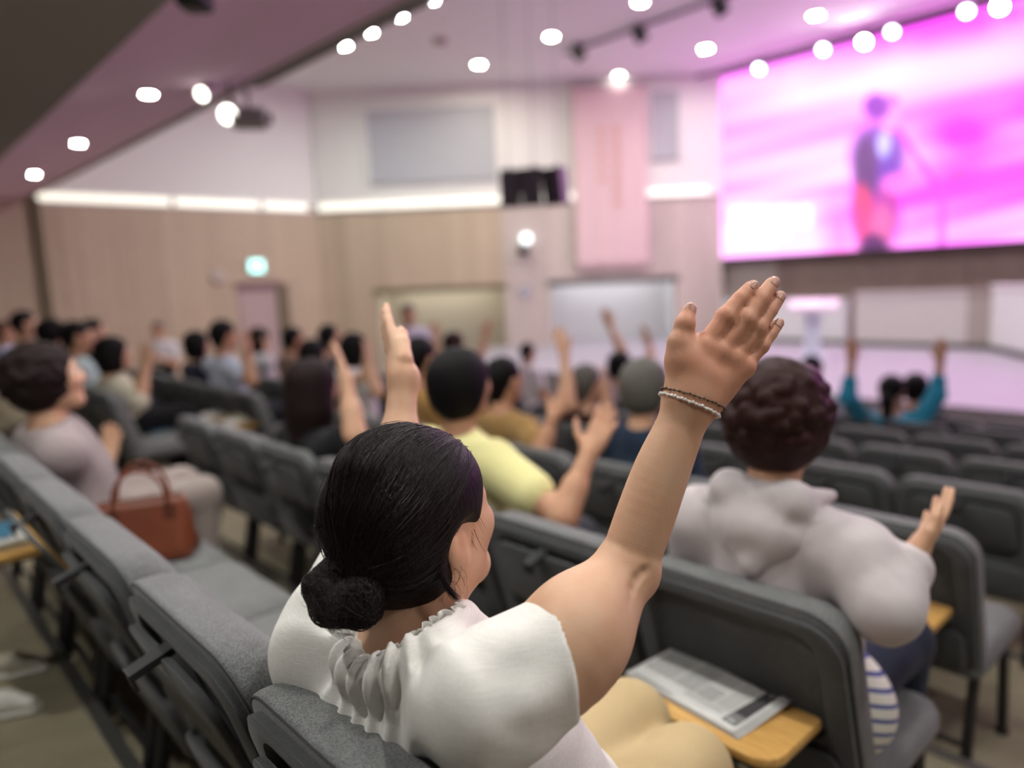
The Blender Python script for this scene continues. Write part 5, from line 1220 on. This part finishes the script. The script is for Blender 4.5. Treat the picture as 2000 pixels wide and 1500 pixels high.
    az = rng.uniform(-PI, PI, NS); zc = rng.uniform(-0.45, 1.0, NS)
    st = np.stack([np.cos(az)*np.sqrt(1-zc**2), np.sin(az)*np.sqrt(1-zc**2), zc], 1)
    keep = ~((st[:, 0] > 0.30) & (st[:, 2] < 0.45)) & ~((st[:, 0] > -0.02) & (st[:, 2] < 0.02)); st = st[keep]; NS = len(st)
    en = np.tile(e, (NS, 1))+rng.normal(0, 0.10, (NS, 3)); en /= np.linalg.norm(en, axis=1)[:, None]
    dot = np.clip((st*en).sum(1), -1, 1); om = np.arccos(dot); T_ = np.linspace(0, 1, NPT); span = rng.uniform(0.55, 1.0, NS)
    dirs = np.stack([(np.sin((1-tt*span)*om)[:, None]*st+np.sin(tt*span*om)[:, None]*en)/np.sin(om)[:, None] for tt in T_], 1)
    # gravity: sides sag a little on their way back
    sag = (np.sin(T_*PI)*0.10)[None, :, None]*np.array([0, 0, -1.0]); dirs = dirs+sag; dirs /= np.linalg.norm(dirs, axis=2)[:, :, None]
    wd = (dirs.reshape(-1, 3))@R.T
    a_, b_ = np.full(len(wd), 0.01), np.full(len(wd), 0.24)
    for _ in range(16):
        m_ = (a_+b_)/2; inside = sdm(c0+wd*m_[:, None], mass) < 0; a_ = np.where(inside, m_, a_); b_ = np.where(inside, b_, m_)
    lift = rng.uniform(-0.0006, 0.0022, NS)[:, None]+(rng.random(NS) < 0.04)[:, None]*rng.uniform(0.001, 0.006, (NS, 1))*np.sin(T_*PI)[None]
    pts = (c0+wd*(a_[:, None]+np.repeat(lift.reshape(NS, -1) if lift.shape[1] > 1 else np.tile(lift, (1, NPT)), 1, axis=0).reshape(-1, 1))).reshape(NS, NPT, 3)
    ok = np.ones(NS, bool)
    fd = dist(carve[0], *pts.reshape(-1, 3).T).reshape(NS, NPT)
    ok &= (fd > -0.004).all(1)
    for cv in carve[1:]: ok &= (dist(cv, *pts.reshape(-1, 3).T).reshape(NS, NPT) > -0.006).all(1)
    pts = pts[ok]
    strands('hair_strand', pts, 0.00042, M['hair_strand'], root, rng)
    # strands of the bun
    cb = P(694, 1164, .852); NB = 900
    d0 = rng.normal(size=(NB, 3)); d0 /= np.linalg.norm(d0, axis=1)[:, None]; ax = rng.normal(size=(NB, 3))*0.5+R@A(0.3, 0.8, 0.4); ax -= d0*(ax*d0).sum(1)[:, None]; ax /= np.linalg.norm(ax, axis=1)[:, None]
    ang = np.linspace(0, 1.5, 12); dd = d0[:, None]*np.cos(ang)[None, :, None]+ax[:, None]*np.sin(ang)[None, :, None]
    wd = dd.reshape(-1, 3); a_, b_ = np.full(len(wd), 0.004), np.full(len(wd), 0.12)
    for _ in range(14):
        m_ = (a_+b_)/2; inside = sdm(cb+wd*m_[:, None], bun) < 0; a_ = np.where(inside, m_, a_); b_ = np.where(inside, b_, m_)
    pb = (cb+wd*(a_+np.repeat(rng.uniform(-0.0003, 0.003, NB), 12))[:, None]).reshape(NB, 12, 3)
    strands('bun_strand', pb, 0.00042, M['hair_strand'], root, rng)
    # loose wisps: top of the head, nape, bun, and the lock behind the ear
    ws = []
    def wisp(p0, p1, p2, n, sp, m=12):
        for _ in range(n):
            a, b, c = (np.asarray(q)+rng.normal(0, sp, 3) for q in (p0, p1, p2)); tt = np.linspace(0, 1, m)[:, None]
            ws.append((1-tt)**2*a+2*tt*(1-tt)*b+tt**2*c)
    wisp(P(862, 1050, .872), P(838, 1120, .862), P(890, 1168, .870), 12, 0.0030)
    lock = []
    for _ in range(90):
        a, b, c = (q+rng.normal(0, sg, 3) for q, sg in ((P(866, 1030, .874), 0.0018), (P(836, 1118, .858), 0.0016), (P(893, 1170, .864), 0.0022))); tt = np.linspace(0, 1, 14)[:, None]
        lock.append((1-tt)**2*a+2*tt*(1-tt)*b+tt**2*c)
    strands('hair_lock', lock, 0.0005, M['hair_strand'], root, rng)
    wisp(P(872, 1045, .872), P(846, 1100, .862), P(872, 1152, .868), 12, 0.002)
    wisp(P(640, 1195, .80), P(632, 1245, .80), P(690, 1238, .80), 20, 0.004); wisp(P(650, 1200, .80), P(640, 1230, .80), P(660, 1236, .80), 12, 0.004)
    for _ in range(46):
        x = rng.uniform(690, 905); y0 = 852+((x-790)/150)**2*55; a = P(x, y0+12, 0.95); ws.append(np.array([a+UP*0.020*tt*(1.3-tt)*rng.uniform(0.5, 1.5)+RIGHT*(0.03*tt*(0.4 if x > 780 else -0.4)+0.004*math.sin(tt*4))*rng.uniform(0.5, 2.0)+FWD*0.01*tt for tt in np.linspace(0, 1, 10)]))
    for _ in range(60):
        x = rng.uniform(745, 905); y = 1150+rng.uniform(-10, 35)-(x-745)*0.18; a = P(x, y-20, 0.865+(x-745)*0.0002); dx = rng.uniform(-20, 20); ws.append(np.array([a+UP*(-0.028*tt*rng.uniform(0.6, 1.2))+RIGHT*(0.012*math.sin(tt*3+dx)*tt)-FWD*0.004*tt for tt in np.linspace(0, 1, 9)]))
    for _ in range(34):
        x, y = rng.uniform(890, 938), rng.uniform(930, 1060); a = P(x-12, y-25, 0.925); ws.append(np.array([a+RIGHT*(0.018*tt+0.0012*math.sin(3*tt+x))-UP*0.035*tt-FWD*0.006*tt for tt in np.linspace(0, 1, 9)]))
    for _ in range(50):
        x, y = rng.uniform(605, 660), rng.uniform(1100, 1200); a = P(x+14, y, 0.80); ws.append(np.array([a-RIGHT*(0.018*tt)+UP*(0.012*math.sin(4*tt+x)*tt) for tt in np.linspace(0, 1, 9)]))
    strands('loose_strand', ws, 0.00030, M['hair_strand'], root, rng)
    pin = [P(752, 836, .93), P(772, 851, .92), P(800, 849, .92), P(812, 840, .925)]
    for a, b, c in ((P(748, 834, .93), P(770, 850, .918), P(806, 846, .918)), (P(770, 848, .917), P(798, 840, .918), P(812, 838, .92)), (P(798, 852, .914), P(806, 846, .914), P(812, 842, .917))):
        tt = np.linspace(0, 1, 8)[:, None]; q = (1-tt)**2*a+2*tt*(1-tt)*b+tt**2*c
        o = build(MB().tube(list(q), 0.0006, 5), 'hair_pin', M['steel'], root, smooth=True); o.location = -Vector(root.location)
    return root, Wr, arm_r+hand
def mesh_np(p, q4, name='mesh'):
    me = bpy.data.meshes.new(name); q4 = np.ascontiguousarray(q4.astype(np.int32))
    me.vertices.add(len(p)); me.vertices.foreach_set('co', p.astype(np.float32).ravel())
    me.loops.add(q4.size); me.loops.foreach_set('vertex_index', q4.ravel())
    me.polygons.add(len(q4)); me.polygons.foreach_set('loop_start', np.arange(len(q4), dtype=np.int32)*q4.shape[1]); me.polygons.foreach_set('loop_total', np.full(len(q4), q4.shape[1], np.int32))
    me.update(calc_edges=True); me.validate(); return me
def strands(name, pts, r, mat, root, rng):
    """thin three-sided hairs, one joined part"""
    by = {}
    for q in pts: by.setdefault(len(q), []).append(q)
    V, F_ = [], []; off = 0
    for m, arr in by.items():
        Q = np.asarray(arr); n = len(Q)
        T = np.gradient(Q, axis=1); T /= np.linalg.norm(T, axis=2)[:, :, None]+1e-9
        ref = np.tile(A(0.3, 0.2, 0.93), (n, m, 1)); a = np.cross(T, ref); a /= np.linalg.norm(a, axis=2)[:, :, None]+1e-9; b = np.cross(T, a)
        rad = r*rng.uniform(0.6, 1.2, n)[:, None]*(1-0.75*np.linspace(0, 1, m)[None]**3)
        ring = np.stack([Q+rad[:, :, None]*(math.cos(2*PI*k/3)*a+math.sin(2*PI*k/3)*b) for k in range(3)], 2)
        V.append(ring.reshape(-1, 3)); base = off+np.arange(n)[:, None, None]*m*3+np.arange(m-1)[None, :, None]*3+np.arange(3)[None, None, :]
        nxt = off+np.arange(n)[:, None, None]*m*3+np.arange(m-1)[None, :, None]*3+((np.arange(3)+1) % 3)[None, None, :]
        F_.append(np.stack([base, nxt, nxt+3, base+3], -1).reshape(-1, 4)); off += n*m*3
    me = mesh_np(np.concatenate(V), np.concatenate(F_)); o = obj(name, me, mat, root); o.location = -Vector(root.location); o['kind'] = 'stuff'
    return o
M['blouse'] = linen('blouse_linen', (0.78, 0.76, 0.72), 620, 0.10, 0.5)
M['khaki'] = linen('khaki_cotton', (0.49, 0.37, 0.205), 900, 0.05, 0.2)
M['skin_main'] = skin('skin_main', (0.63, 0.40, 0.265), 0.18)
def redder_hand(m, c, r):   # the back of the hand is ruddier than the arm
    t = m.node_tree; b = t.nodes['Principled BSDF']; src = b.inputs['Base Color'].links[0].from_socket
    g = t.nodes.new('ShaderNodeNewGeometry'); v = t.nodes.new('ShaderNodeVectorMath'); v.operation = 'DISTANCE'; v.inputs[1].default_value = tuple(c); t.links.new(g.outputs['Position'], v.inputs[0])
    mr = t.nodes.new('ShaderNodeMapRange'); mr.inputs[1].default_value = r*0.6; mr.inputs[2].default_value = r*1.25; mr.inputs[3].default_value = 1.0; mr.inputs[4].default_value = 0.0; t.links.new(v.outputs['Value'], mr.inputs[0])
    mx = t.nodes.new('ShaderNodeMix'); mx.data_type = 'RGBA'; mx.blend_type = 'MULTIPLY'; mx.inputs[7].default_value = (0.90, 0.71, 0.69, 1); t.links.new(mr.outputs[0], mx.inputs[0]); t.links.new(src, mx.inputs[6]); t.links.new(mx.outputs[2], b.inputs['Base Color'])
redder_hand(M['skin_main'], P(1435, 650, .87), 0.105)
M['hair_main'] = hair_mat('hair_main', (0.006, 0.004, 0.0045), 0.5, spec=0.16)
M['hair_strand'] = hair_mat('hair_strand', (0.013, 0.007, 0.0075), 0.36, spec=0.28)
M['nail'] = principled('nail', (0.52, 0.27, 0.20), 0.32)
woman, WRIST, ARM = main_woman()
# bracelets round her right wrist
ax = unit(P(1350, 782, .87)-P(1310, 885, .866))
def arm_d(p):
    d = np.full(len(p), 1.0)
    for q in ARM:
        if q['op'] == 'u': d = smin(d, dist(q, p[:, 0], p[:, 1], p[:, 2]), q['k'])
    return d
def bracelet(name, label, c, tilt, beads, mat_b, mat_c, rb):
    a = unit(np.cross(ax, FWD)); b = unit(np.cross(ax, a)); n = unit(ax+a*tilt[0]+b*tilt[1]); a = unit(np.cross(n, b)); b = np.cross(n, a)
    t = empty(name, c); tag(t, label, 'bracelet')
    NN = 160; an = 2*PI*np.arange(NN)/NN; dirs = np.cos(an)[:, None]*a+np.sin(an)[:, None]*b
    lo_, hi_ = np.full(NN, 0.005), np.full(NN, 0.06)
    for _ in range(20):
        m_ = (lo_+hi_)/2; ins = arm_d(c+dirs*m_[:, None]) < 0; lo_ = np.where(ins, m_, lo_); hi_ = np.where(ins, hi_, m_)
    ring = dirs*(lo_+rb*0.9+0.0003)[:, None]
    build(MB().tube([ring[k % NN] for k in range(0, NN+1, 2)], rb*0.45, 6, cap=False), 'cord', mat_c, t, smooth=True)
    mb = MB()
    for k in range(beads):
        q = ring[int(k*NN/beads) % NN]
        mb.lathe([(0.0003, -rb), (rb*0.75, -rb*0.65), (rb, 0), (rb*0.75, rb*0.65), (0.0003, rb)], c=q+n*0.0006*math.sin(k*2.3), n=8, axis=n)
    o = build(mb, 'bead', mat_b, t, smooth=True); o['kind'] = 'stuff'
M['pearl'] = principled('pearl', (0.72, 0.66, 0.62), 0.25, spec=0.6); M['bronze'] = principled('dark_bronze', (0.10, 0.07, 0.05), 0.35, metal=0.8)
bracelet('pearl_bracelet', 'fine strand of tiny pale pearls on the raised right wrist', P(1349, 792, .869), (0.0, 0.0), 50, M['pearl'], M['white_plastic'], 0.0021)
bracelet('chain_bracelet', 'thin dark bronze chain bracelet above the pearls on the raised wrist', P(1352, 778, .870), (0.06, 0.0), 36, M['bronze'], M['bronze'], 0.0016)
# ---------------------------------------------------------------- hood and striped shirt of the woman in the jacket
def hooded_extra():
    C = hd_head; s = 1.04; nb = C+A(-0.045, 0, -0.197)
    f, l, up = A(1, 0, 0), A(0, 1, 0), UPV
    hf = ridge(60, 31, (1, 1, 0.6))
    q = [cone(nb+l*0.105+f*0.06+up*0.030, nb-f*0.045+l*0.075+up*0.035, 0.014, 0.040, 0.03), cone(nb-l*0.105+f*0.06+up*0.030, nb-f*0.045-l*0.075+up*0.035, 0.014, 0.040, 0.03), cone(nb-f*0.050+l*0.075+up*0.035, nb-f*0.050-l*0.075+up*0.035, 0.040, 0.040, 0.03),
         cone(nb+l*0.135-up*0.015-f*0.03, nb-f*0.086-up*0.105, 0.030, 0.024, 0.04), cone(nb-l*0.135-up*0.015-f*0.03, nb-f*0.086-up*0.105, 0.030, 0.024, 0.04), ell(nb-f*0.082-up*0.035, (0.038, 0.100, 0.060), None, 0.03)]
    put('hood', q, 0.0052, cloth((0.52, 0.475, 0.48)), hw, lambda p: 0.005*hf(p), 0.012)
hooded_extra()
def stripe_mat():
    N = Nodes('striped_jersey'); b = N.b; b.inputs['Roughness'].default_value = 0.85
    co = N.n('ShaderNodeTexCoord'); sp = N.n('ShaderNodeSeparateXYZ'); N.l(co.outputs['Object'], sp.inputs[0])
    a = N.n('ShaderNodeMath', operation='MULTIPLY_ADD'); a.inputs[1].default_value = 0.35; N.l(sp.outputs[0], a.inputs[0]); N.l(sp.outputs[2], a.inputs[2])
    w = N.n('ShaderNodeMath', operation='MULTIPLY'); w.inputs[1].default_value = 34.0; N.l(a.outputs[0], w.inputs[0]); fr = N.n('ShaderNodeMath', operation='FRACT'); N.l(w.outputs[0], fr.inputs[0])
    g = N.n('ShaderNodeMath', operation='GREATER_THAN'); g.inputs[1].default_value = 0.70; N.l(fr.outputs[0], g.inputs[0])
    mx = N.n('ShaderNodeMix', data_type='RGBA'); mx.inputs[6].default_value = (0.74, 0.72, 0.64, 1); mx.inputs[7].default_value = (0.07, 0.09, 0.30, 1); N.l(g.outputs[0], mx.inputs[0]); N.l(mx.outputs[2], b.inputs['Base Color'])
    return N.m
_p = A(*hw.location); _p = A(_p[0], _p[1], ROW_Z[2]+0.555)
put('striped_shirt', [ell(_p+A(0.0, -0.02, 0.02), (0.155, 0.232, 0.155), None, 0.05), cut((0, 0, 0.66), (0, 0, 1)), cut((0, 0, ROW_Z[2]+0.475), (0, 0, -1))], 0.007, stripe_mat(), hw, lambda p, q=ridge(34, 77, (1, 1, 0.3)): 0.006*q(p), 0.01)

# ---------------------------------------------------------------- newspaper on the open tray
def on_plane(x, y, z): return bpz(x, y, z)
zt = ROW_Z[2]+0.628+0.001
pa, pb, pc, pd = on_plane(1222, 1320, zt), on_plane(1320, 1268, zt), on_plane(1545, 1383, zt), on_plane(1440, 1445, zt)
M['newsprint'] = principled('newsprint', (0.60, 0.60, 0.58), 0.85, noise=(40, 0.04))
def ink(name, c, line_scale, duty, axis_vec):
    N = Nodes(name); b = N.b; b.inputs['Roughness'].default_value = 0.85
    at = N.n('ShaderNodeAttribute', attribute_name='page'); sp = N.n('ShaderNodeSeparateXYZ'); N.l(at.outputs['Vector'], sp.inputs[0])
    w = N.n('ShaderNodeMath', operation='MULTIPLY'); w.inputs[1].default_value = line_scale; N.l(sp.outputs[axis_vec], w.inputs[0])
    fr = N.n('ShaderNodeMath', operation='FRACT'); N.l(w.outputs[0], fr.inputs[0]); gt = N.n('ShaderNodeMath', operation='GREATER_THAN'); gt.inputs[1].default_value = duty; N.l(fr.outputs[0], gt.inputs[0])
    nz = N.n('ShaderNodeTexNoise', i_Scale=90.0); N.l(at.outputs['Vector'], nz.inputs['Vector']); g2 = N.n('ShaderNodeMath', operation='GREATER_THAN'); g2.inputs[1].default_value = 0.40; N.l(nz.outputs[0], g2.inputs[0])
    m = N.n('ShaderNodeMath', operation='MULTIPLY'); N.l(gt.outputs[0], m.inputs[0]); N.l(g2.outputs[0], m.inputs[1])
    mx = N.n('ShaderNodeMix', data_type='RGBA'); mx.inputs[6].default_value = (0.58, 0.58, 0.56, 1); mx.inputs[7].default_value = (*c, 1); N.l(m.outputs[0], mx.inputs[0]); N.l(mx.outputs[2], b.inputs['Base Color'])
    return N.m
M['body_text'] = ink('body_text', (0.13, 0.13, 0.13), 95.0, 0.42, 1)
M['small_text'] = ink('small_text', (0.22, 0.22, 0.22), 60.0, 0.55, 0)
M['ink_black'] = principled('ink_black', (0.045, 0.045, 0.047), 0.8, noise=(300, 0.3)); M['ink_grey'] = principled('ink_grey', (0.20, 0.20, 0.20), 0.85)
np_root = empty('newspaper', (pa+pb+pc+pd)/4); tag(np_root, 'folded newspaper with black header band lying on the open oak tray', 'newspaper')
def page(a, b, z=0.0):   # a along the long side from the left short edge, b from the front edge to the back
    q = (pa*(1-a)+pd*a)*(1-b)+(pb*(1-a)+pc*a)*b
    curl = 0.016*max(0, (a-0.80)/0.20)**2*max(0, (b-0.25)/0.75)
    return A(q[0], q[1], zt+z+curl)-A(*np_root.location)
def sheet(name, a0, a1, b0, b1, z, mat, parent, na=16, nb=8, thick=0.0):
    v = [page(a0+(a1-a0)*i/na, b0+(b1-b0)*j/nb, z) for j in range(nb+1) for i in range(na+1)]; n = len(v)
    fc = [(j*(na+1)+i, j*(na+1)+i+1, (j+1)*(na+1)+i+1, (j+1)*(na+1)+i) for j in range(nb) for i in range(na)]
    me = mesh(v, fc); at = me.attributes.new('page', 'FLOAT_VECTOR', 'POINT')
    at.data.foreach_set('vector', np.array([(a0+(a1-a0)*i/na, b0+(b1-b0)*j/nb, 0) for j in range(nb+1) for i in range(na+1)], np.float32).ravel())
    o = obj(name, me, mat, parent)
    if thick: sm = o.modifiers.new('thick', 'SOLIDIFY'); sm.thickness = thick; sm.offset = -1
    return o
for k, (da, z) in enumerate(((0.0, 0.0012), (0.012, 0.0030), (0.0, 0.0050), (-0.008, 0.0068))):
    sheet('page', max(0, da), 1.0-0.012*k, 0.02*k*0.3, 1.0, z, M['newsprint'], np_root, thick=0.0012)
top = sheet('front_page', 0.0, 0.965, 0.0, 1.0, 0.0086, M['newsprint'], np_root, thick=0.0010)
zi = 0.0090
for k, (a0, a1, b0, b1, mt) in enumerate(((0.03, 0.30, 0.30, 0.97, 'body_text'), (0.31, 0.50, 0.30, 0.97, 'body_text'), (0.51, 0.66, 0.30, 0.60, 'body_text'), (0.51, 0.66, 0.64, 0.97, 'small_text'), (0.67, 0.80, 0.30, 0.97, 'small_text'), (0.05, 0.42, 0.06, 0.09, 'ink_grey'), (0.45, 0.78, 0.20, 0.27, 'small_text'), (0.02, 0.90, 0.025, 0.035, 'ink_grey'))):
    sheet('print_block', a0, a1, b0, b1, zi, M[mt], top, 8, 4)
sheet('header_band', 0.82, 0.93, 0.12, 0.99, zi, M['ink_black'], top, 6, 10)
sheet('header_picture', 0.825, 0.925, 0.14, 0.34, zi+0.0003, M['ink_grey'], top, 6, 4)
for a0, b0 in ((0.845, 0.155), (0.865, 0.165), (0.885, 0.15)): sheet('header_mark', a0, a0+0.012, b0, b0+0.05, zi+0.0006, M['newsprint'], top, 1, 1)

# ---------------------------------------------------------------- handbag on the seat
M['leather'] = principled('brown_leather', (0.175, 0.044, 0.018), 0.36, noise=(7, 0.22), bump=(55, 0.25, 'noise', 0.004))
M['leather_dark'] = principled('dark_leather', (0.11, 0.028, 0.012), 0.45)
hb = empty('handbag', (0.70, 2.72, 0.471), -0.38); tag(hb, 'brown leather tote handbag with two looped handles standing on a grey seat', 'handbag')
def bag_map(q):   # t = height, a = long, b = short
    z = q[0]; w = 1-0.16*z/0.22; d = 1-0.55*(z/0.22)**1.3
    return (q[1]*w+0.010*math.sin(q[2]*40+z*20), q[2]*d+0.008*math.sin(q[1]*16+1)*z/0.2, z-0.012*(z/0.22)*math.cos(q[1]*9))
build(MB().slab(0.33, 0.17, 0.05, [(0.0, 0.02), (0.004, 0.006), (0.014, 0.0), (0.06, 0), (0.11, 0), (0.16, 0), (0.20, 0), (0.215, 0.004), (0.218, 0.012), (0.205, 0.02)], bag_map, 8), 'bag_body', M['leather'], hb, auto=50)
for sg in (-1, 1):
    pts = [(0.085*math.cos(a)*1.0, sg*(0.048+0.02*math.sin(a)), 0.185+0.145*max(0, math.sin(a))**0.8+(0 if 0 < a < PI else -0.03)) for a in np.linspace(-0.25, PI+0.25, 26)]
    build(MB().tube(pts, 0.0075, 8, flat=0.8), 'handle', M['leather'], hb, smooth=True)
    for x0 in (-0.105, 0.068): build(MB().box(x0, x0+0.037, sg*0.05-0.006, sg*0.05+0.006, 0.135, 0.20), 'handle_tab', M['leather_dark'], hb)
build(MB().tube([(-0.13, 0.0, 0.212), (0.13, 0.0, 0.212)], 0.005, 6), 'zip', M['leather_dark'], hb)

# ---------------------------------------------------------------- books on the other open tray, papers, shoes
M['paper'] = principled('paper', (0.72, 0.71, 0.66), 0.8); M['blue_cover'] = principled('blue_cover', (0.10, 0.30, 0.48), 0.4, noise=(30, 0.3)); M['page_edge'] = principled('page_edge', (0.55, 0.50, 0.36), 0.8)
def book(name, label, c, rz, w, h, t, cov, group=None, curve=0.0):
    b = empty(name, c, rz); tag(b, label, 'book', group)
    build(MB().slab(w-0.008, h-0.008, 0.002, [(0.0018, 0), (t-0.0018, 0)], lambda q: (q[1], q[2], q[0]), 1), 'pages', M['page_edge'], b)
    build(MB().slab(w, h, 0.003, [(0.0, 0), (0.0018, 0)], lambda q: (q[1], q[2], q[0]), 2), 'back_cover', M[cov], b)
    build(MB().slab(w, h, 0.003, [(t-0.0018, 0), (t, 0)], lambda q: (q[1], q[2], q[0]), 2), 'front_cover', M[cov], b)
    build(MB().box(-w/2, -w/2+0.002, -h/2, h/2, 0.0, t), 'spine', M[cov], b)
    return b
tz = 0.0+0.628+0.001
bx = (TOP-0.628)*REC-0.015-0.1025+ROW_U[1]; bvv = ROW_V0[1]+CW*4.5
book('book', 'thick white covered book lying on an open tray behind the first row', (bx-0.035, bvv+0.0, tz), 0.12, 0.20, 0.27, 0.022, 'paper')
book('booklet', 'pale blue booklet on top of the white book on the tray', (bx-0.015, bvv+0.03, tz+0.0225), -0.25, 0.13, 0.19, 0.006, 'blue_cover')
pen = empty('pen_case', (bx-0.06, bvv-0.03, tz+0.0295), 0.5); tag(pen, 'black pen lying across the blue booklet', 'pen')
build(MB().tube([(-0.07, 0, 0.006), (0.05, 0, 0.006), (0.07, 0, 0.006)], [0.006, 0.006, 0.002], 8), 'barrel', M['black'], pen); build(MB().box(-0.068, -0.025, -0.002, 0.002, 0.011, 0.014), 'clip', M['steel'], pen)
z2 = ROW_Z[2]+0.47
p = bpz(303, 842, z2); book('booklet', 'blue booklet lying on the grey seat across the aisle', tuple(p), 0.4, 0.15, 0.21, 0.008, 'blue_cover')
z3 = ROW_Z[3]+0.629
for k, (x, y, lb) in enumerate(((350, 792, 'open white papers on the folding tray across the aisle'), (412, 790, 'rolled cream leaflet on the folding tray across the aisle'))):
    v = V2[3]+CW*(1.5 if k == 0 else 0.5); u = ROW_U[3]+(TOP-0.628)*REC-0.015-0.1025
    t = empty('leaflet', (u, v, z3)); tag(t, lb, 'paper')
    n = 10
    vv = [(-0.10+0.2*i/n, sy*0.15, 0.002+0.018*math.sin(PI*i/n)*(1 if k else 0.5)) for sy in (-1, 1) for i in range(n+1)]
    o = obj('sheet', mesh(vv, [(i, i+1, n+2+i, n+1+i) for i in range(n)]), M['paper'], t); sm = o.modifiers.new('thick', 'SOLIDIFY'); sm.thickness = 0.002
    if k: build(MB().tube([(0.03, -0.13, 0.036), (0.03, 0.13, 0.036)], 0.014, 10), 'roll', M['page_edge'], t, smooth=True)
# shoes of somebody in the row of the camera
M['sneaker'] = principled('sneaker_beige', (0.42, 0.38, 0.30), 0.7); M['sneaker_white'] = principled('sneaker_white', (0.66, 0.64, 0.58), 0.6); M['sole'] = principled('sole', (0.70, 0.68, 0.62), 0.6)
for (x, y, mt, lb, rz) in ((12, 1318, 'sneaker', 'beige sneaker on the carpet behind the first row', 0.20), (-4, 1395, 'sneaker_white', 'off white slip-on shoe on the carpet behind the first row', 0.05)):
    c = bpz(x, y, 0.13); t = empty('shoe', (c[0], c[1], 0.13), rz-0.95+0.2); tag(t, lb, 'shoe', 'shoes behind the first row')
    up_ = sdf_mesh([cone((-0.09, 0, 0.045), (0.03, 0, 0.035), 0.036, 0.036, 0.02), cone((0.03, 0, 0.035), (0.10, 0.0, 0.028), 0.036, 0.024, 0.02), cone((-0.09, 0, 0.05), (-0.09, 0, 0.085), 0.034, 0.034, 0.02), dict(cone((-0.085, 0, 0.08), (-0.08, 0, 0.13), 0.026, 0.03, 0.01), op='s'), cut((0, 0, 0.014), (0, 0, -1)), cut((0, 0, 0.095), (0.15, 0, 1))], 0.005)
    obj('upper', up_, M[mt], t)
    so_ = sdf_mesh([cone((-0.09, 0, 0.012), (0.03, 0, 0.012), 0.042, 0.042, 0.02), cone((0.03, 0, 0.012), (0.105, 0, 0.012), 0.042, 0.028, 0.02), cut((0, 0, 0.0015), (0, 0, -1)), cut((0, 0, 0.020), (0, 0, 1))], 0.005)
    obj('sole', so_, M['sole'], t)
print('script seconds', round(time.time()-T0, 1), 'objects', len(bpy.data.objects))
